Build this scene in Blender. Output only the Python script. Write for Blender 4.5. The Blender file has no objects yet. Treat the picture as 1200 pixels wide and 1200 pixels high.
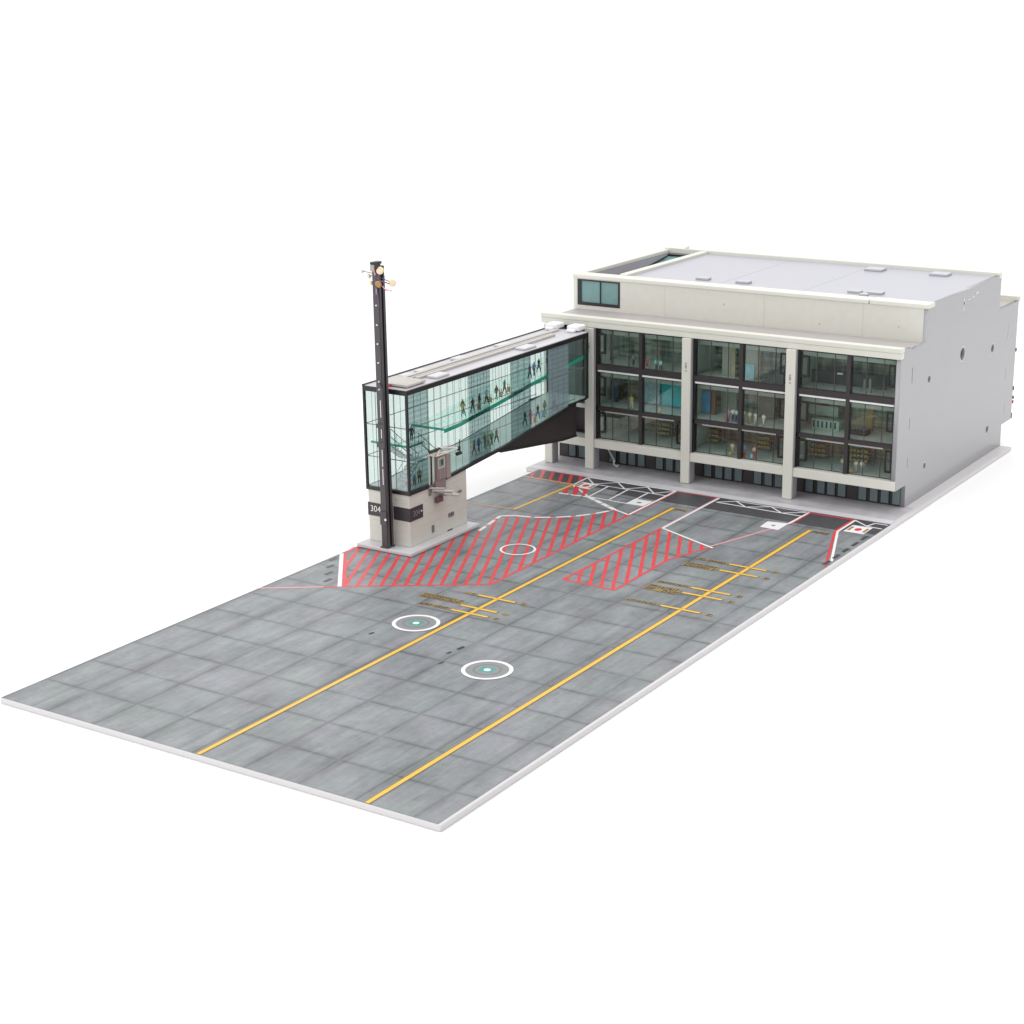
import bpy, bmesh, math, random
from mathutils import Vector, Matrix
random.seed(7)
S = bpy.context.scene
COL = S.collection

# ------------------------------------------------------------------ camera
YAW, PITCH, ROLL = 0.5862112837512391, -0.296651533075492, -0.015450587863030779
CAM = Vector((25.2154513, -39.46313025, 12.75402746))
F, PX, PY = 2113.06905243736, 596.5996580820544, 615.4189431079012
fw = Vector((-math.sin(YAW)*math.cos(PITCH), math.cos(YAW)*math.cos(PITCH), math.sin(PITCH)))
rt = Vector((math.cos(YAW), math.sin(YAW), 0)); up = rt.cross(fw)
c_, s_ = math.cos(ROLL), math.sin(ROLL)
rt, up = c_*rt + s_*up, -s_*rt + c_*up
cd = bpy.data.cameras.new('camera'); co = bpy.data.objects.new('camera', cd); COL.objects.link(co)
m = Matrix.Identity(4)
for i in range(3):
    m[i][0], m[i][1], m[i][2], m[i][3] = rt[i], up[i], -fw[i], CAM[i]
co.matrix_world = m
cd.sensor_width = 36; cd.lens = F/1200*36
cd.shift_x = (600-PX)/1200; cd.shift_y = (PY-600)/1200
cd.clip_start = .5; cd.clip_end = 3000
S.camera = co
# ------------------------------------------------------------------ light
W = bpy.data.worlds.new('World'); S.world = W; W.use_nodes = True
bg = W.node_tree.nodes['Background']
# studio surround: bright white from the left and front, dimmer from the right
wn, wl = W.node_tree.nodes, W.node_tree.links
wt = wn.new('ShaderNodeTexCoord'); wx = wn.new('ShaderNodeSeparateXYZ'); wm = wn.new('ShaderNodeMapRange')
wl.new(wt.outputs['Generated'], wx.inputs[0]); wl.new(wx.outputs[0], wm.inputs[0])
wm.inputs[1].default_value = -1; wm.inputs[2].default_value = 1; wm.inputs[3].default_value = 1.70; wm.inputs[4].default_value = .55
bg.inputs[0].default_value = (1.0, 1.0, 1.0, 1); wl.new(wm.outputs[0], bg.inputs[1])
ld = bpy.data.lights.new('softbox', 'AREA'); ld.shape = 'SQUARE'; ld.size = 18; ld.energy = 1500
ld.color = (1.0, .985, .96)
lo = bpy.data.objects.new('softbox', ld); COL.objects.link(lo)
lo.location = (-6, -30, 26)
lo.rotation_euler = (Vector((5, -3, 1))-Vector(lo.location)).to_track_quat('-Z', 'Y').to_euler()
l2 = bpy.data.lights.new('overhead fill lamp', 'AREA'); l2.shape = 'SQUARE'; l2.size = 20; l2.energy = 3700  # added fill lamp, whitens the shaded floor right of the building
o2 = bpy.data.objects.new('overhead fill lamp', l2); COL.objects.link(o2); o2.location = (18, 3, 31)
o2.rotation_euler = (Vector((13, 4, 0))-Vector(o2.location)).to_track_quat('-Z', 'Y').to_euler()
S.cycles.transparent_max_bounces = 40; S.cycles.max_bounces = 14
S.view_settings.view_transform = 'Standard'; S.view_settings.look = 'None'
S.view_settings.exposure = 0; S.view_settings.gamma = 1; S.view_settings.use_curve_mapping = False

# ------------------------------------------------------------------ materials
def mat(name, col, rough=.5, spec=.5, metal=0, noise=0, nscale=6, bump=0, vary=None):
    M = bpy.data.materials.new(name); M.use_nodes = True
    nt = M.node_tree; b = nt.nodes['Principled BSDF']
    b.inputs['Base Color'].default_value = (*col, 1)
    b.inputs['Roughness'].default_value = rough; b.inputs['Metallic'].default_value = metal
    b.inputs['Specular IOR Level'].default_value = spec
    if noise or bump:
        tc = nt.nodes.new('ShaderNodeTexCoord'); n = nt.nodes.new('ShaderNodeTexNoise')
        n.inputs['Scale'].default_value = nscale; n.inputs['Detail'].default_value = 5
        nt.links.new(tc.outputs['Object'], n.inputs['Vector'])
        if noise:
            mx = nt.nodes.new('ShaderNodeMix'); mx.data_type = 'RGBA'
            mx.inputs[6].default_value = (*[c*(1-noise) for c in col], 1)
            mx.inputs[7].default_value = (*[min(1, c*(1+noise)) for c in col], 1)
            nt.links.new(n.outputs['Fac'], mx.inputs[0]); nt.links.new(mx.outputs[2], b.inputs['Base Color'])
        if bump:
            bp = nt.nodes.new('ShaderNodeBump'); bp.inputs['Strength'].default_value = bump; bp.inputs['Distance'].default_value = .01
            nt.links.new(n.outputs['Fac'], bp.inputs['Height']); nt.links.new(bp.outputs['Normal'], b.inputs['Normal'])
    return M
def glass(name, tint, ior=1.45, diff=None, fac=0, bars=None, rough=.02):
    """thin sheet: tinted see-through with a mirror coat, optionally part printed"""
    M = bpy.data.materials.new(name); M.use_nodes = True; nt = M.node_tree
    nt.nodes.clear(); out = nt.nodes.new('ShaderNodeOutputMaterial')
    t = nt.nodes.new('ShaderNodeBsdfTransparent'); t.inputs[0].default_value = (*tint, 1)
    g = nt.nodes.new('ShaderNodeBsdfGlossy'); g.inputs['Roughness'].default_value = rough
    fr = nt.nodes.new('ShaderNodeFresnel'); ge = nt.nodes.new('ShaderNodeNewGeometry'); io = nt.nodes.new('ShaderNodeMapRange')
    io.inputs[3].default_value = ior; io.inputs[4].default_value = 1/ior     # same mirror coat from both faces of the sheet
    nt.links.new(ge.outputs['Backfacing'], io.inputs[0]); nt.links.new(io.outputs[0], fr.inputs[0])
    mx = nt.nodes.new('ShaderNodeMixShader'); base = t.outputs[0]
    if bars and not diff:                       # printed louvre lines: the tint itself varies in bands
        tc = nt.nodes.new('ShaderNodeTexCoord'); w = nt.nodes.new('ShaderNodeTexWave'); w.bands_direction = bars[0]; w.inputs['Scale'].default_value = bars[1]
        rp = nt.nodes.new('ShaderNodeMix'); rp.data_type = 'RGBA'
        rp.inputs[6].default_value = (*[q-bars[2] for q in tint], 1); rp.inputs[7].default_value = (*[q+bars[2] for q in tint], 1)
        nt.links.new(tc.outputs['Object'], w.inputs[0]); nt.links.new(w.outputs['Fac'], rp.inputs[0]); nt.links.new(rp.outputs[2], t.inputs[0])
    if diff:
        d = nt.nodes.new('ShaderNodeBsdfDiffuse'); d.inputs[0].default_value = (*diff, 1)
        m2 = nt.nodes.new('ShaderNodeMixShader'); m2.inputs[0].default_value = fac
        nt.links.new(t.outputs[0], m2.inputs[1]); nt.links.new(d.outputs[0], m2.inputs[2]); base = m2.outputs[0]
        if bars:
            tc = nt.nodes.new('ShaderNodeTexCoord'); w = nt.nodes.new('ShaderNodeTexWave')
            w.bands_direction = bars[0]; w.inputs['Scale'].default_value = bars[1]
            mp = nt.nodes.new('ShaderNodeMapRange'); mp.inputs[3].default_value = fac-bars[2]; mp.inputs[4].default_value = fac+bars[2]
            nt.links.new(tc.outputs['Object'], w.inputs[0]); nt.links.new(w.outputs['Fac'], mp.inputs[0]); nt.links.new(mp.outputs[0], m2.inputs[0])
    nt.links.new(fr.outputs[0], mx.inputs[0]); nt.links.new(base, mx.inputs[1]); nt.links.new(g.outputs[0], mx.inputs[2])
    nt.links.new(mx.outputs[0], out.inputs[0])
    return M
def emis(name, col, st):
    M = mat(name, col); b = M.node_tree.nodes['Principled BSDF']
    b.inputs['Emission Color'].default_value = (*col, 1); b.inputs['Emission Strength'].default_value = st
    return M
K = dict(
 cream=mat('cream plastic', (.68, .675, .61), .45, noise=.04, nscale=3, bump=.05),
 panel=mat('cream panel', (.63, .625, .57), .45, noise=.05, nscale=5, bump=.05),
 abs=mat('grey white plastic', (.335, .333, .35), .16, .5, noise=.03, nscale=.8),
 roof=mat('pale lilac plastic', (.395, .395, .44), .35, noise=.03, nscale=.7),
 terrace=mat('pinkish grey strip', (.42, .39, .385), .5, noise=.08, nscale=4),
 white=mat('white plastic', (.80, .79, .81), .4),
 board=mat('white foam board', (.64, .62, .63), .5),
 frame=mat('dark brown frame', (.035, .028, .030), .4),
 black=mat('black frame', (.016, .015, .016), .35),
 post=mat('charcoal mast paint', (.075, .068, .075), .45, noise=.15, nscale=9),
 pier=mat('lilac grey pier', (.42,.40,.45), .5), plinth=mat('white grey plinth plastic', (.58,.57,.59), .4), boss=mat('pale boss ring', (.45,.45,.48), .3), vent=mat('pale vent plastic', (.47,.47,.51), .4), thinbar=mat('thin grey window bar', (.075, .08, .08), .4), roofwhite=mat('pale lilac roof plastic', (.50, .49, .52), .35, noise=.04, nscale=2),
 dark=mat('dark recess', (.035, .034, .036), .7),
 under=mat('dark brown soffit panel', (.030, .022, .022), .45, noise=.1, nscale=3),
 floorin=mat('grey interior floor', (.70, .74, .73), .35, noise=.1, nscale=4),
 ceil=mat('interior ceiling grey', (.62, .67, .63), .6),
 ledge=mat('white light strip', (.80, .83, .82), .4),
 ledge2=mat('grey ceiling strip', (.45, .45, .42), .5),
 wellwall=mat('grey lilac lining', (.40, .38, .42), .5, noise=.06, nscale=3),
 shopglass=mat('frosted teal pane', (.15, .20, .215), .3, noise=.2, nscale=2.5),
 winteal=mat('teal pane', (.17, .30, .30), .2, noise=.15, nscale=5),
 green=None, mauve=mat('mauve door plastic', (.26, .19, .185), .5, noise=.06, nscale=8), tan=mat('taupe door plastic', (.33, .275, .25), .5, noise=.05),
 steel=mat('pale rail metal', (.62, .60, .57), .35, metal=.3), greysteel=mat('grey metal', (.25, .24, .24), .35, metal=.5),
 lamp=mat('cream lamp glass', (.85, .72, .48), .3), lamp2=mat('amber lamp glass', (.45, .26, .06), .3), purple=mat('purple wire', (.20, .08, .22), .5), pinkw=mat('pink wire', (.75, .30, .36), .5),
 dot=mat('white bolt', (.85, .85, .85), .4), red=mat('red plastic', (.6, .04, .05), .4),
 beige=mat('beige roof duct', (.50, .475, .445), .55, noise=.12, nscale=4),
 pipewhite=mat('white lettering', (.85, .85, .83), .5), dimtxt=mat('grey lettering', (.22, .21, .21), .5), sign=mat('black sign band', (.040, .034, .040), .4),
)
G = dict(clear=glass('clear bridge glass', (.77, .835, .815)), front=glass('cab front glass', (.77, .83, .815)),
 band=glass('tinted bridge panel', (.29, .385, .385), bars=('Z', 2.6, .045)),
 bluish=glass('blue tinted bridge panel', (.55, .63, .68), diff=(.27, .345, .375), fac=.62, bars=('Z', 2.6, .05)),
 terminal=glass('green grey window glass', (.89, .935, .91), 1.5), small=glass('small vent glass', (.88, .92, .91), 1.6),
 slab=glass('green acrylic floor', (.90, .985, .96), 1.25),
 edge=mat('green acrylic edge', (.035, .50, .355), .2), lower=mat('pale teal floor', (.60, .70, .68), .35))

# ------------------------------------------------------------------ helpers
class MB:
    def __init__(s): s.b = bmesh.new(); s.mi = 0
    def face(s, pts):
        vs = [s.b.verts.new(p) for p in pts]
        try:
            f = s.b.faces.new(vs); f.material_index = s.mi; return f
        except ValueError: pass
    def box(s, x0, x1, y0, y1, z0, z1):
        v = [s.b.verts.new(p) for p in ((x0,y0,z0),(x1,y0,z0),(x1,y1,z0),(x0,y1,z0),(x0,y0,z1),(x1,y0,z1),(x1,y1,z1),(x0,y1,z1))]
        for q in ((3,2,1,0),(4,5,6,7),(0,1,5,4),(1,2,6,5),(2,3,7,6),(3,0,4,7)):
            s.b.faces.new([v[i] for i in q]).material_index = s.mi
        return s
    def prism(s, poly, ax, a0, a1):
        """polygon extruded along axis ax; poly holds the other two coordinates in order"""
        def P(p, a):
            q = list(p); q.insert(ax, a); return q
        A = [s.b.verts.new(P(p, a0)) for p in poly]; B = [s.b.verts.new(P(p, a1)) for p in poly]
        n = len(poly)
        s.b.faces.new(A).material_index = s.mi; s.b.faces.new(B[::-1]).material_index = s.mi
        for i in range(n): s.b.faces.new((A[i], A[(i+1) % n], B[(i+1) % n], B[i])).material_index = s.mi
        return s
    def tube(s, p, q, r, n=8, r2=None, ends=True):
        p, q = Vector(p), Vector(q); d = (q-p).normalized()
        a = d.orthogonal().normalized(); b = d.cross(a); r2 = r if r2 is None else r2
        A = [s.b.verts.new(p+(a*math.cos(t)+b*math.sin(t))*r) for t in [2*math.pi*i/n for i in range(n)]]
        B = [s.b.verts.new(q+(a*math.cos(t)+b*math.sin(t))*r2) for t in [2*math.pi*i/n for i in range(n)]]
        for i in range(n): s.b.faces.new((A[i], A[(i+1) % n], B[(i+1) % n], B[i])).material_index = s.mi
        if ends: s.b.faces.new(A[::-1]).material_index = s.mi; s.b.faces.new(B).material_index = s.mi
        return s
    def path(s, pts, r, n=6):
        for a, b in zip(pts, pts[1:]): s.tube(a, b, r, n)
        return s
    def strip(s, a, b, w, z):
        """flat painted line between two ground points"""
        a, b = Vector(a), Vector(b); d = (b-a).normalized(); nn = Vector((-d.y, d.x))*w/2
        s.face([(*(a-nn), z), (*(b-nn), z), (*(b+nn), z), (*(a+nn), z)]); return s
    def sheet(s, poly, z):
        s.face([(p[0], p[1], z) for p in poly]); return s
    def build(s, name, mats, parent=None, bevel=0, smooth=False):
        bmesh.ops.recalc_face_normals(s.b, faces=s.b.faces)
        me = bpy.data.meshes.new(name); s.b.to_mesh(me); s.b.free()
        for q in (mats if isinstance(mats, (list, tuple)) else [mats]): me.materials.append(q)
        if smooth:
            for p in me.polygons: p.use_smooth = True
        o = bpy.data.objects.new(name, me); COL.objects.link(o)
        if parent:
            o.parent = parent; o.matrix_parent_inverse = Matrix.Translation(-wloc(parent))
        if bevel:
            b = o.modifiers.new('bevel', 'BEVEL'); b.width = bevel; b.segments = 2; b.limit_method = 'ANGLE'; b.angle_limit = math.radians(40)
        return o
def wloc(o):
    v = Vector(o.location)
    while o.parent: o = o.parent; v = v + Vector(o.location) + o.matrix_parent_inverse.translation if False else v
    return v
def tag(o, label=None, cat=None, group=None, kind=None):
    for k, v in (('label', label), ('category', cat), ('group', group), ('kind', kind)):
        if v: o[k] = v
    return o
def thing(name, label, cat, loc=(0,0,0), group=None):
    o = bpy.data.objects.new(name, None); COL.objects.link(o); o.location = loc; o.empty_display_size = .2
    return tag(o, label, cat, group)
def clip(poly, n, d, keep_less=True):
    """clip polygon by the half plane n.p <= d (or >= d)"""
    out = []; sg = 1 if keep_less else -1
    for i in range(len(poly)):
        a, b = poly[i], poly[(i+1) % len(poly)]
        da, db = sg*(n[0]*a[0]+n[1]*a[1]-d), sg*(n[0]*b[0]+n[1]*b[1]-d)
        if da <= 0: out.append(a)
        if da*db < 0:
            t = da/(da-db); out.append((a[0]+(b[0]-a[0])*t, a[1]+(b[1]-a[1])*t))
    return out

# ------------------------------------------------------------------ setting
f = MB(); f.sheet([(-900,-700),(900,-700),(900,1100),(-900,1100)], -.118)
tag(f.build('floor', mat('white studio paper', (.97,.97,.97), .8)), kind='structure')

def concrete():
    M = bpy.data.materials.new('printed concrete slabs'); M.use_nodes = True; nt = M.node_tree; N = nt.nodes; Lk = nt.links
    b = N['Principled BSDF']; b.inputs['Roughness'].default_value = .42; b.inputs['Specular IOR Level'].default_value = .35
    tc = N.new('ShaderNodeTexCoord')
    def noise(scale, sc=(1,1,1), det=6, rot=0):
        mp = N.new('ShaderNodeMapping'); mp.inputs['Scale'].default_value = sc; mp.inputs['Rotation'].default_value = (0,0,rot)
        n = N.new('ShaderNodeTexNoise'); n.inputs['Scale'].default_value = scale; n.inputs['Detail'].default_value = det; n.inputs['Roughness'].default_value = .62
        Lk.new(tc.outputs['Object'], mp.inputs[0]); Lk.new(mp.outputs[0], n.inputs[0]); return n.outputs['Fac']
    def mth(op, a, c):
        x = N.new('ShaderNodeMath'); x.operation = op
        for i, q in enumerate((a, c)):
            if isinstance(q, (int, float)): x.inputs[i].default_value = q
            else: Lk.new(q, x.inputs[i])
        return x.outputs[0]
    streak = noise(1.0, (5.5, .75, 1), 7, .02); blot = noise(.55, det=4); fine = noise(9, det=4); tint = noise(.9, (1.5,.6,1), 3)
    cloud = noise(1.7, (1.2,.8,1), 8)
    v = mth('ADD', mth('MULTIPLY', streak, .33), mth('ADD', mth('MULTIPLY', blot, .36), mth('ADD', mth('MULTIPLY', fine, .16), mth('MULTIPLY', cloud, .34))))
    fs = noise(1.0, (16, 1.1, 1), 5, .015); fsm = N.new('ShaderNodeMapRange'); fsm.inputs[1].default_value = -6; fsm.inputs[2].default_value = -15; fsm.inputs[3].default_value = .04; fsm.inputs[4].default_value = .17
    sy = N.new('ShaderNodeSeparateXYZ'); Lk.new(tc.outputs['Object'], sy.inputs[0]); Lk.new(sy.outputs[1], fsm.inputs[0])
    v = mth('ADD', v, mth('MULTIPLY', mth('SUBTRACT', fs, .5), fsm.outputs[0]))
    jm = noise(.8, det=3); jmod = N.new('ShaderNodeMapRange'); jmod.inputs[1].default_value = .32; jmod.inputs[2].default_value = .68; jmod.inputs[3].default_value = .45; jmod.inputs[4].default_value = 1.15
    Lk.new(jm, jmod.inputs[0])
    # joints: distance to the nearest grid line, wobbled and soft
    sx = N.new('ShaderNodeSeparateXYZ'); Lk.new(tc.outputs['Object'], sx.inputs[0])
    wob = noise(1.4, det=3)
    def joint(o, period, off, w):
        q = mth('ADD', o, mth('MULTIPLY', mth('SUBTRACT', wob, .5), .06))
        q = mth('DIVIDE', mth('SUBTRACT', q, off), period)
        d = mth('ABSOLUTE', mth('SUBTRACT', mth('FRACT', mth('ADD', q, .5), 0), .5), 0)
        r = N.new('ShaderNodeMapRange'); r.interpolation_type = 'SMOOTHSTEP'; r.clamp = True
        r.inputs[1].default_value = 0; r.inputs[2].default_value = w/period; r.inputs[3].default_value = 1; r.inputs[4].default_value = 0
        Lk.new(d, r.inputs[0]); return r.outputs[0]
    j = mth('MULTIPLY', jmod.outputs[0], mth('MAXIMUM', joint(sx.outputs[0], 1.185, .05, .06), joint(sx.outputs[1], 1.17, -.05, .05)))
    j2 = mth('MULTIPLY', jmod.outputs[0], mth('MAXIMUM', joint(sx.outputs[0], 1.185, .05, .26), joint(sx.outputs[1], 1.17, -.05, .15)))
    # secondary worn wheel streaks along the stand
    ws = mth('MULTIPLY', jmod.outputs[0], mth('ADD', joint(sx.outputs[0], 3.65, .80, .10), joint(sx.outputs[0], 3.65, 1.15, .07)))
    rmp = N.new('ShaderNodeValToRGB'); e = rmp.color_ramp.elements
    e[0].position = .42; e[0].color = (.15,.16,.168,1); e[1].position = .84; e[1].color = (.40,.418,.432,1)
    Lk.new(v, rmp.inputs[0])
    tn = N.new('ShaderNodeMix'); tn.data_type = 'RGBA'; tn.blend_type = 'MULTIPLY'; tn.inputs[0].default_value = 1
    tr = N.new('ShaderNodeValToRGB'); te = tr.color_ramp.elements
    te[0].position = .35; te[0].color = (.98,1.03,1.0,1); te[1].position = .65; te[1].color = (1.0,.965,1.02,1)
    Lk.new(tint, tr.inputs[0]); Lk.new(rmp.outputs[0], tn.inputs[6]); Lk.new(tr.outputs[0], tn.inputs[7])
    k = mth('SUBTRACT', 1, mth('ADD', mth('MULTIPLY', j, .32), mth('ADD', mth('MULTIPLY', j2, .20), mth('MULTIPLY', ws, .14))))
    k = mth('MULTIPLY', k, .88)
    fm = N.new('ShaderNodeMix'); fm.data_type = 'RGBA'; fm.blend_type = 'MULTIPLY'; fm.inputs[0].default_value = 1
    cb = N.new('ShaderNodeCombineColor')
    for i in range(3): Lk.new(k, cb.inputs[i])
    Lk.new(tn.outputs[2], fm.inputs[6]); Lk.new(cb.outputs[0], fm.inputs[7]); Lk.new(fm.outputs[2], b.inputs['Base Color'])
    return M
# base board (white foam core) and the printed apron on it
bb = MB(); bb.prism([(-.012,-18.725),(10.065,-18.725),(10.065,8.62),(-.42,8.62),(-.42,0),(-.015,0)], 2, -.115, -.002)
tag(bb.build('foam_board', K['board'], bevel=.02), 'thin white foam display board under the whole model', 'base board')
ap = MB(); ap.sheet([(0,-18.70),(10,-18.70),(10,0),(0,0)], .001)
apron = tag(ap.build('apron', concrete()), kind='structure')
pv = MB(); pv.sheet([(-.38,.30),(9.95,.30),(9.95,1.6),(-.38,1.6)], .003)
tag(pv.build('pavement', mat('mottled grey paving', (.50,.485,.51), .4, noise=.42, nscale=1.9)), kind='structure')
kb = MB(); kb.box(-.36, 10.0, .012, .30, 0, .012)
tag(kb.build('kerb', mat('pale kerb strip', (.64,.63,.66), .45, noise=.06)), kind='structure')

# ------------------------------------------------------------------ markings printed on the apron
P = dict(yellow=mat('yellow paint', (.82,.47,.045), .45, noise=.10, nscale=6), yedge=mat('brown line edge', (.20,.15,.05), .5), white=mat('white paint', (.82,.80,.81), .45),
 red=mat('red paint', (.66,.045,.052), .45, noise=.18, nscale=4), pink=mat('pale red paint', (.72,.33,.35), .45), orange=mat('faint orange paint', (.72,.36,.10), .45),
 tar=mat('dark tarmac print', (.060,.058,.066), .45, noise=.2, nscale=3), txty=mat('dirty yellow plate', (.27,.18,.055), .5, noise=.3, nscale=10), txtk=mat('black print', (.018,.015,.013), .5),
 ring=mat('worn grey ring', (.19,.19,.20), .5), teal=mat('teal paint', (.06,.30,.27), .45), amber=mat('amber print', (.33,.20,.05), .5))
zc = [.003]
def mark(name, build, m, label=None):
    zc[0] += .00005; b = MB(); build(b, zc[0]); o = b.build(name, m, apron)
    if label: o['label'] = label
    return o
Z1 = [(0,-7.95),(.097,-8.527),(1.516,-10.388),(4.231,-8.591),(4.19,-2.485),(3.69,-2.28),(3.42,-2.83),(3.12,-3.28),(2.75,-3.61),(2.31,-3.88),(1.83,-3.99),(1.504,-4.201),(1.744,-5.40)]
Z2 = [(5.407,-7.518),(5.435,-3.067),(7.124,-3.787),(6.718,-5.10),(6.732,-7.561)]
dx, dy = -.437, .899; nrm = (.899, .437)
def hatch(zone, phase, w=.08):
    d0 = nrm[0]*phase[0]+nrm[1]*phase[1]; step = .2615
    def fn(b, z):
        for k in range(-40, 40):
            d = d0+k*step
            q = clip(clip(zone, nrm, d+w/2, True), nrm, d-w/2, False)
            if len(q) > 2: b.sheet(q, z)
    return fn
mark('hatched_zone', hatch(Z1, (4.22,-6.28)), P['red'], 'red hatched zone around the bridge tower')
mark('hatched_zone', hatch(Z2, (5.42,-5.558)), P['red'], 'red hatched wedge between the two yellow lines')
def lines(segs, w):
    def fn(b, z):
        for a, c in zip(segs, segs[1:]): b.strip(a, c, w, z); z += .000004
    return fn
mark('zone_border', lines([(1.19,-10.62),(0.02,-11.42)], .06), P['pink'])
mark('zone_border', lines([(1.17,-10.62),(4.231,-8.591),(4.20,-2.5)], .065), P['red'])
mark('zone_border', lines([(5.407,-7.518),(5.43,-3.1)], .065), P['red'])
mark('zone_border', lines([(5.407,-7.518),(6.732,-7.561),(6.718,-5.10),(7.124,-3.787)], .065), P['red'])
mark('zone_border', lines([(1.55,-10.36),(.11,-8.55),(0.01,-8.0)], .09), P['red'])
mark('white_border', lines([(1.46,-10.43),(.03,-8.55)], .09), P['white'])
arc = [(1.504,-4.201),(1.83,-3.99),(2.31,-3.88),(2.75,-3.61),(3.12,-3.28),(3.42,-2.83),(3.69,-2.28)]
mark('zone_border', lines([(1.744,-5.40)]+arc, .05), P['pink'])
def dashes(pts, on, off, w):
    def fn(b, z):
        for a, c in zip(pts, pts[1:]):
            a, c = Vector(a), Vector(c); L = (c-a).length; d = (c-a)/L; t = 0
            while t < L:
                b.strip(a+d*t, a+d*min(t+on, L), w, z); t += on+off
    return fn
mark('dashed_border', dashes([(1.77,-5.46),(1.53,-4.16),(1.84,-3.95),(2.32,-3.84),(2.76,-3.57),(3.14,-3.24),(3.44,-2.79),(3.70,-2.24)], .38, .16, .085), P['white'])
# dark tarmac strip at the stand heads
mark('tarmac_strip', lambda b, z: b.sheet([(.10,-.72),(9.99,-.98),(9.99,-.03),(.04,-.03)], z), P['tar'])
mark('apron_patch', lambda b, z: b.sheet([(2.95,-1.02),(9.2,-1.08),(9.2,-.90),(2.95,-.80)], z), P['tar'])
# equipment area lines
mark('equipment_box', lines([(2.538,-1.63),(1.605,-.864),(1.565,-.03),(4.186,-.03)], .06), P['white'])
mark('equipment_box', lines([(4.186,-.03),(4.189,-2.485),(3.69,-2.28)], .065), P['white'])
mark('equipment_box', lines([(4.235,-.03),(4.235,-2.5)], .035), P['red'])
mark('equipment_box', dashes([(1.675,-1.70),(2.538,-1.63)], .30, .05, .10), P['white'])
mark('equipment_box', dashes([(2.538,-1.63),(3.65,-2.27)], .30, .04, .13), P['white'])
def zig(pts): return lines(pts, .045)
mark('truss_line', zig([(1.60,-.10),(2.02,-.52),(2.50,-.08),(2.95,-.52),(3.38,-.08),(3.80,-.50),(4.16,-.08)]), P['white'])
mark('truss_line', zig([(2.02,-.52),(4.16,-.54)]), P['white'])
mark('stall_line', lines([(2.52,-1.60),(2.467,-.50)], .05), P['white'])
mark('stall_line', lines([(3.103,-1.58),(3.064,-.50)], .05), P['white'])
mark('stall_line', lines([(3.68,-1.50),(3.653,-.50)], .05), P['white'])
mark('stall_line', lines([(2.50,-1.60),(3.70,-1.66)], .05), P['white'])
mark('hydrant_pad', lambda b, z: b.sheet([(3.635,-1.67),(3.629,-1.18),(4.141,-1.18),(4.127,-1.67)], z), P['white'])
mark('hydrant_spot', lambda b, z: b.sheet([(3.83,-1.48),(3.83,-1.37),(3.95,-1.37),(3.95,-1.48)], z), P['ring'])
def pad(x0, y0, x1, y1):
    mark('hydrant_pad', lambda b, z: b.sheet([(x0,y0),(x1,y0),(x1,y1),(x0,y1)], z), P['white'])
    cx, cy = (x0+x1)/2, (y0+y1)/2
    mark('hydrant_spot', lambda b, z: b.sheet([(cx+.085*math.cos(t/8*math.pi), cy+.12*math.sin(t/8*math.pi)) for t in range(16)], z), P['red'])
    for sx in (-1, 1):
        mark('pad_bar', lambda b, z: b.sheet([(cx+sx*.19-.035, cy-.17),(cx+sx*.19+.035, cy-.17),(cx+sx*.19+.035, cy+.17),(cx+sx*.19-.035, cy+.17)], z), P['amber'])
pad(1.68, -1.02, 2.18, -.50); pad(9.235, -1.08, 9.74, -.50)
# little red hatched square and strip by the bridge
mark('hatched_square', hatch([(1.675,-1.66),(1.605,-.90),(2.20,-1.06),(2.40,-1.64)], (1.9,-1.2), .13), P['red'])
mark('zone_border', lines([(1.68,-1.05),(2.22,-1.08)], .05), P['red'])
mark('hatched_strip', hatch([(.07,-.78),(1.55,-.78),(1.55,-.04),(.05,-.04)], (.476,-.64), .09), P['red'])
mark('kerb_line', lines([(.03,-.05),(1.56,-.05)], .05), P['red'])
mark('lead_line', lines([(.063,-.80),(1.585,-.83)], .075), P['orange'])
mark('lead_line', lines([(1.585,-.80),(1.50,-3.53)], .085), P['yellow'])
mark('lead_line', lines([(.10,-3.62),(1.50,-3.53)], .05), P['orange'])
# second stand outline
mark('stand_border', lines([(7.187,-3.83),(5.45,-3.05),(5.436,-.05)], .058), P['white'])
mark('stand_border', lines([(5.40,-3.05),(5.388,-.06)], .035), P['pink'])
mark('stand_border', lines([(4.236,-.055),(5.40,-.055)], .05), P['red'])
mark('stand_border', lines([(7.085,-3.74),(7.71,-1.755),(7.872,-1.20)], .06), P['pink'])
mark('stand_border', lines([(7.872,-1.20),(7.91,-.06)], .07), P['white'])
mark('stand_border', lines([(7.93,-1.20),(7.95,-.06)], .04), P['red'])
mark('stand_border', lines([(7.91,-.12),(9.091,-.12)], .06), P['red'])
mark('stand_border', lines([(9.075,-.10),(9.075,-1.19),(9.835,-3.40),(9.96,-3.75)], .06), P['red'])
mark('stand_border', lines([(9.135,-.10),(9.135,-1.18),(9.93,-3.36)], .06), P['white'])
mark('hydrant_pad', lambda b, z: b.sheet([(7.387,-1.77),(7.356,-1.26),(7.872,-1.18),(7.876,-1.79)], z), P['white'])
mark('hydrant_spot', lambda b, z: b.sheet([(7.58,-1.56),(7.58,-1.46),(7.67,-1.46),(7.67,-1.56)], z), P['ring'])
mark('truss_line', zig([(5.54,-.42),(5.94,-.10),(6.36,-.44),(6.90,-.10),(7.343,-.46),(7.836,-.11)]), P['white'])
mark('truss_line', lines([(5.54,-.42),(7.343,-.46),(7.88,-.46)], .05), P['white'])
mark('truss_line', lines([(5.94,-.09),(7.85,-.09)], .04), P['white'])
mark('truss_line', zig([(9.16,-.14),(9.56,-.44),(9.64,-.12),(9.96,-.12)]), P['white'])
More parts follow.
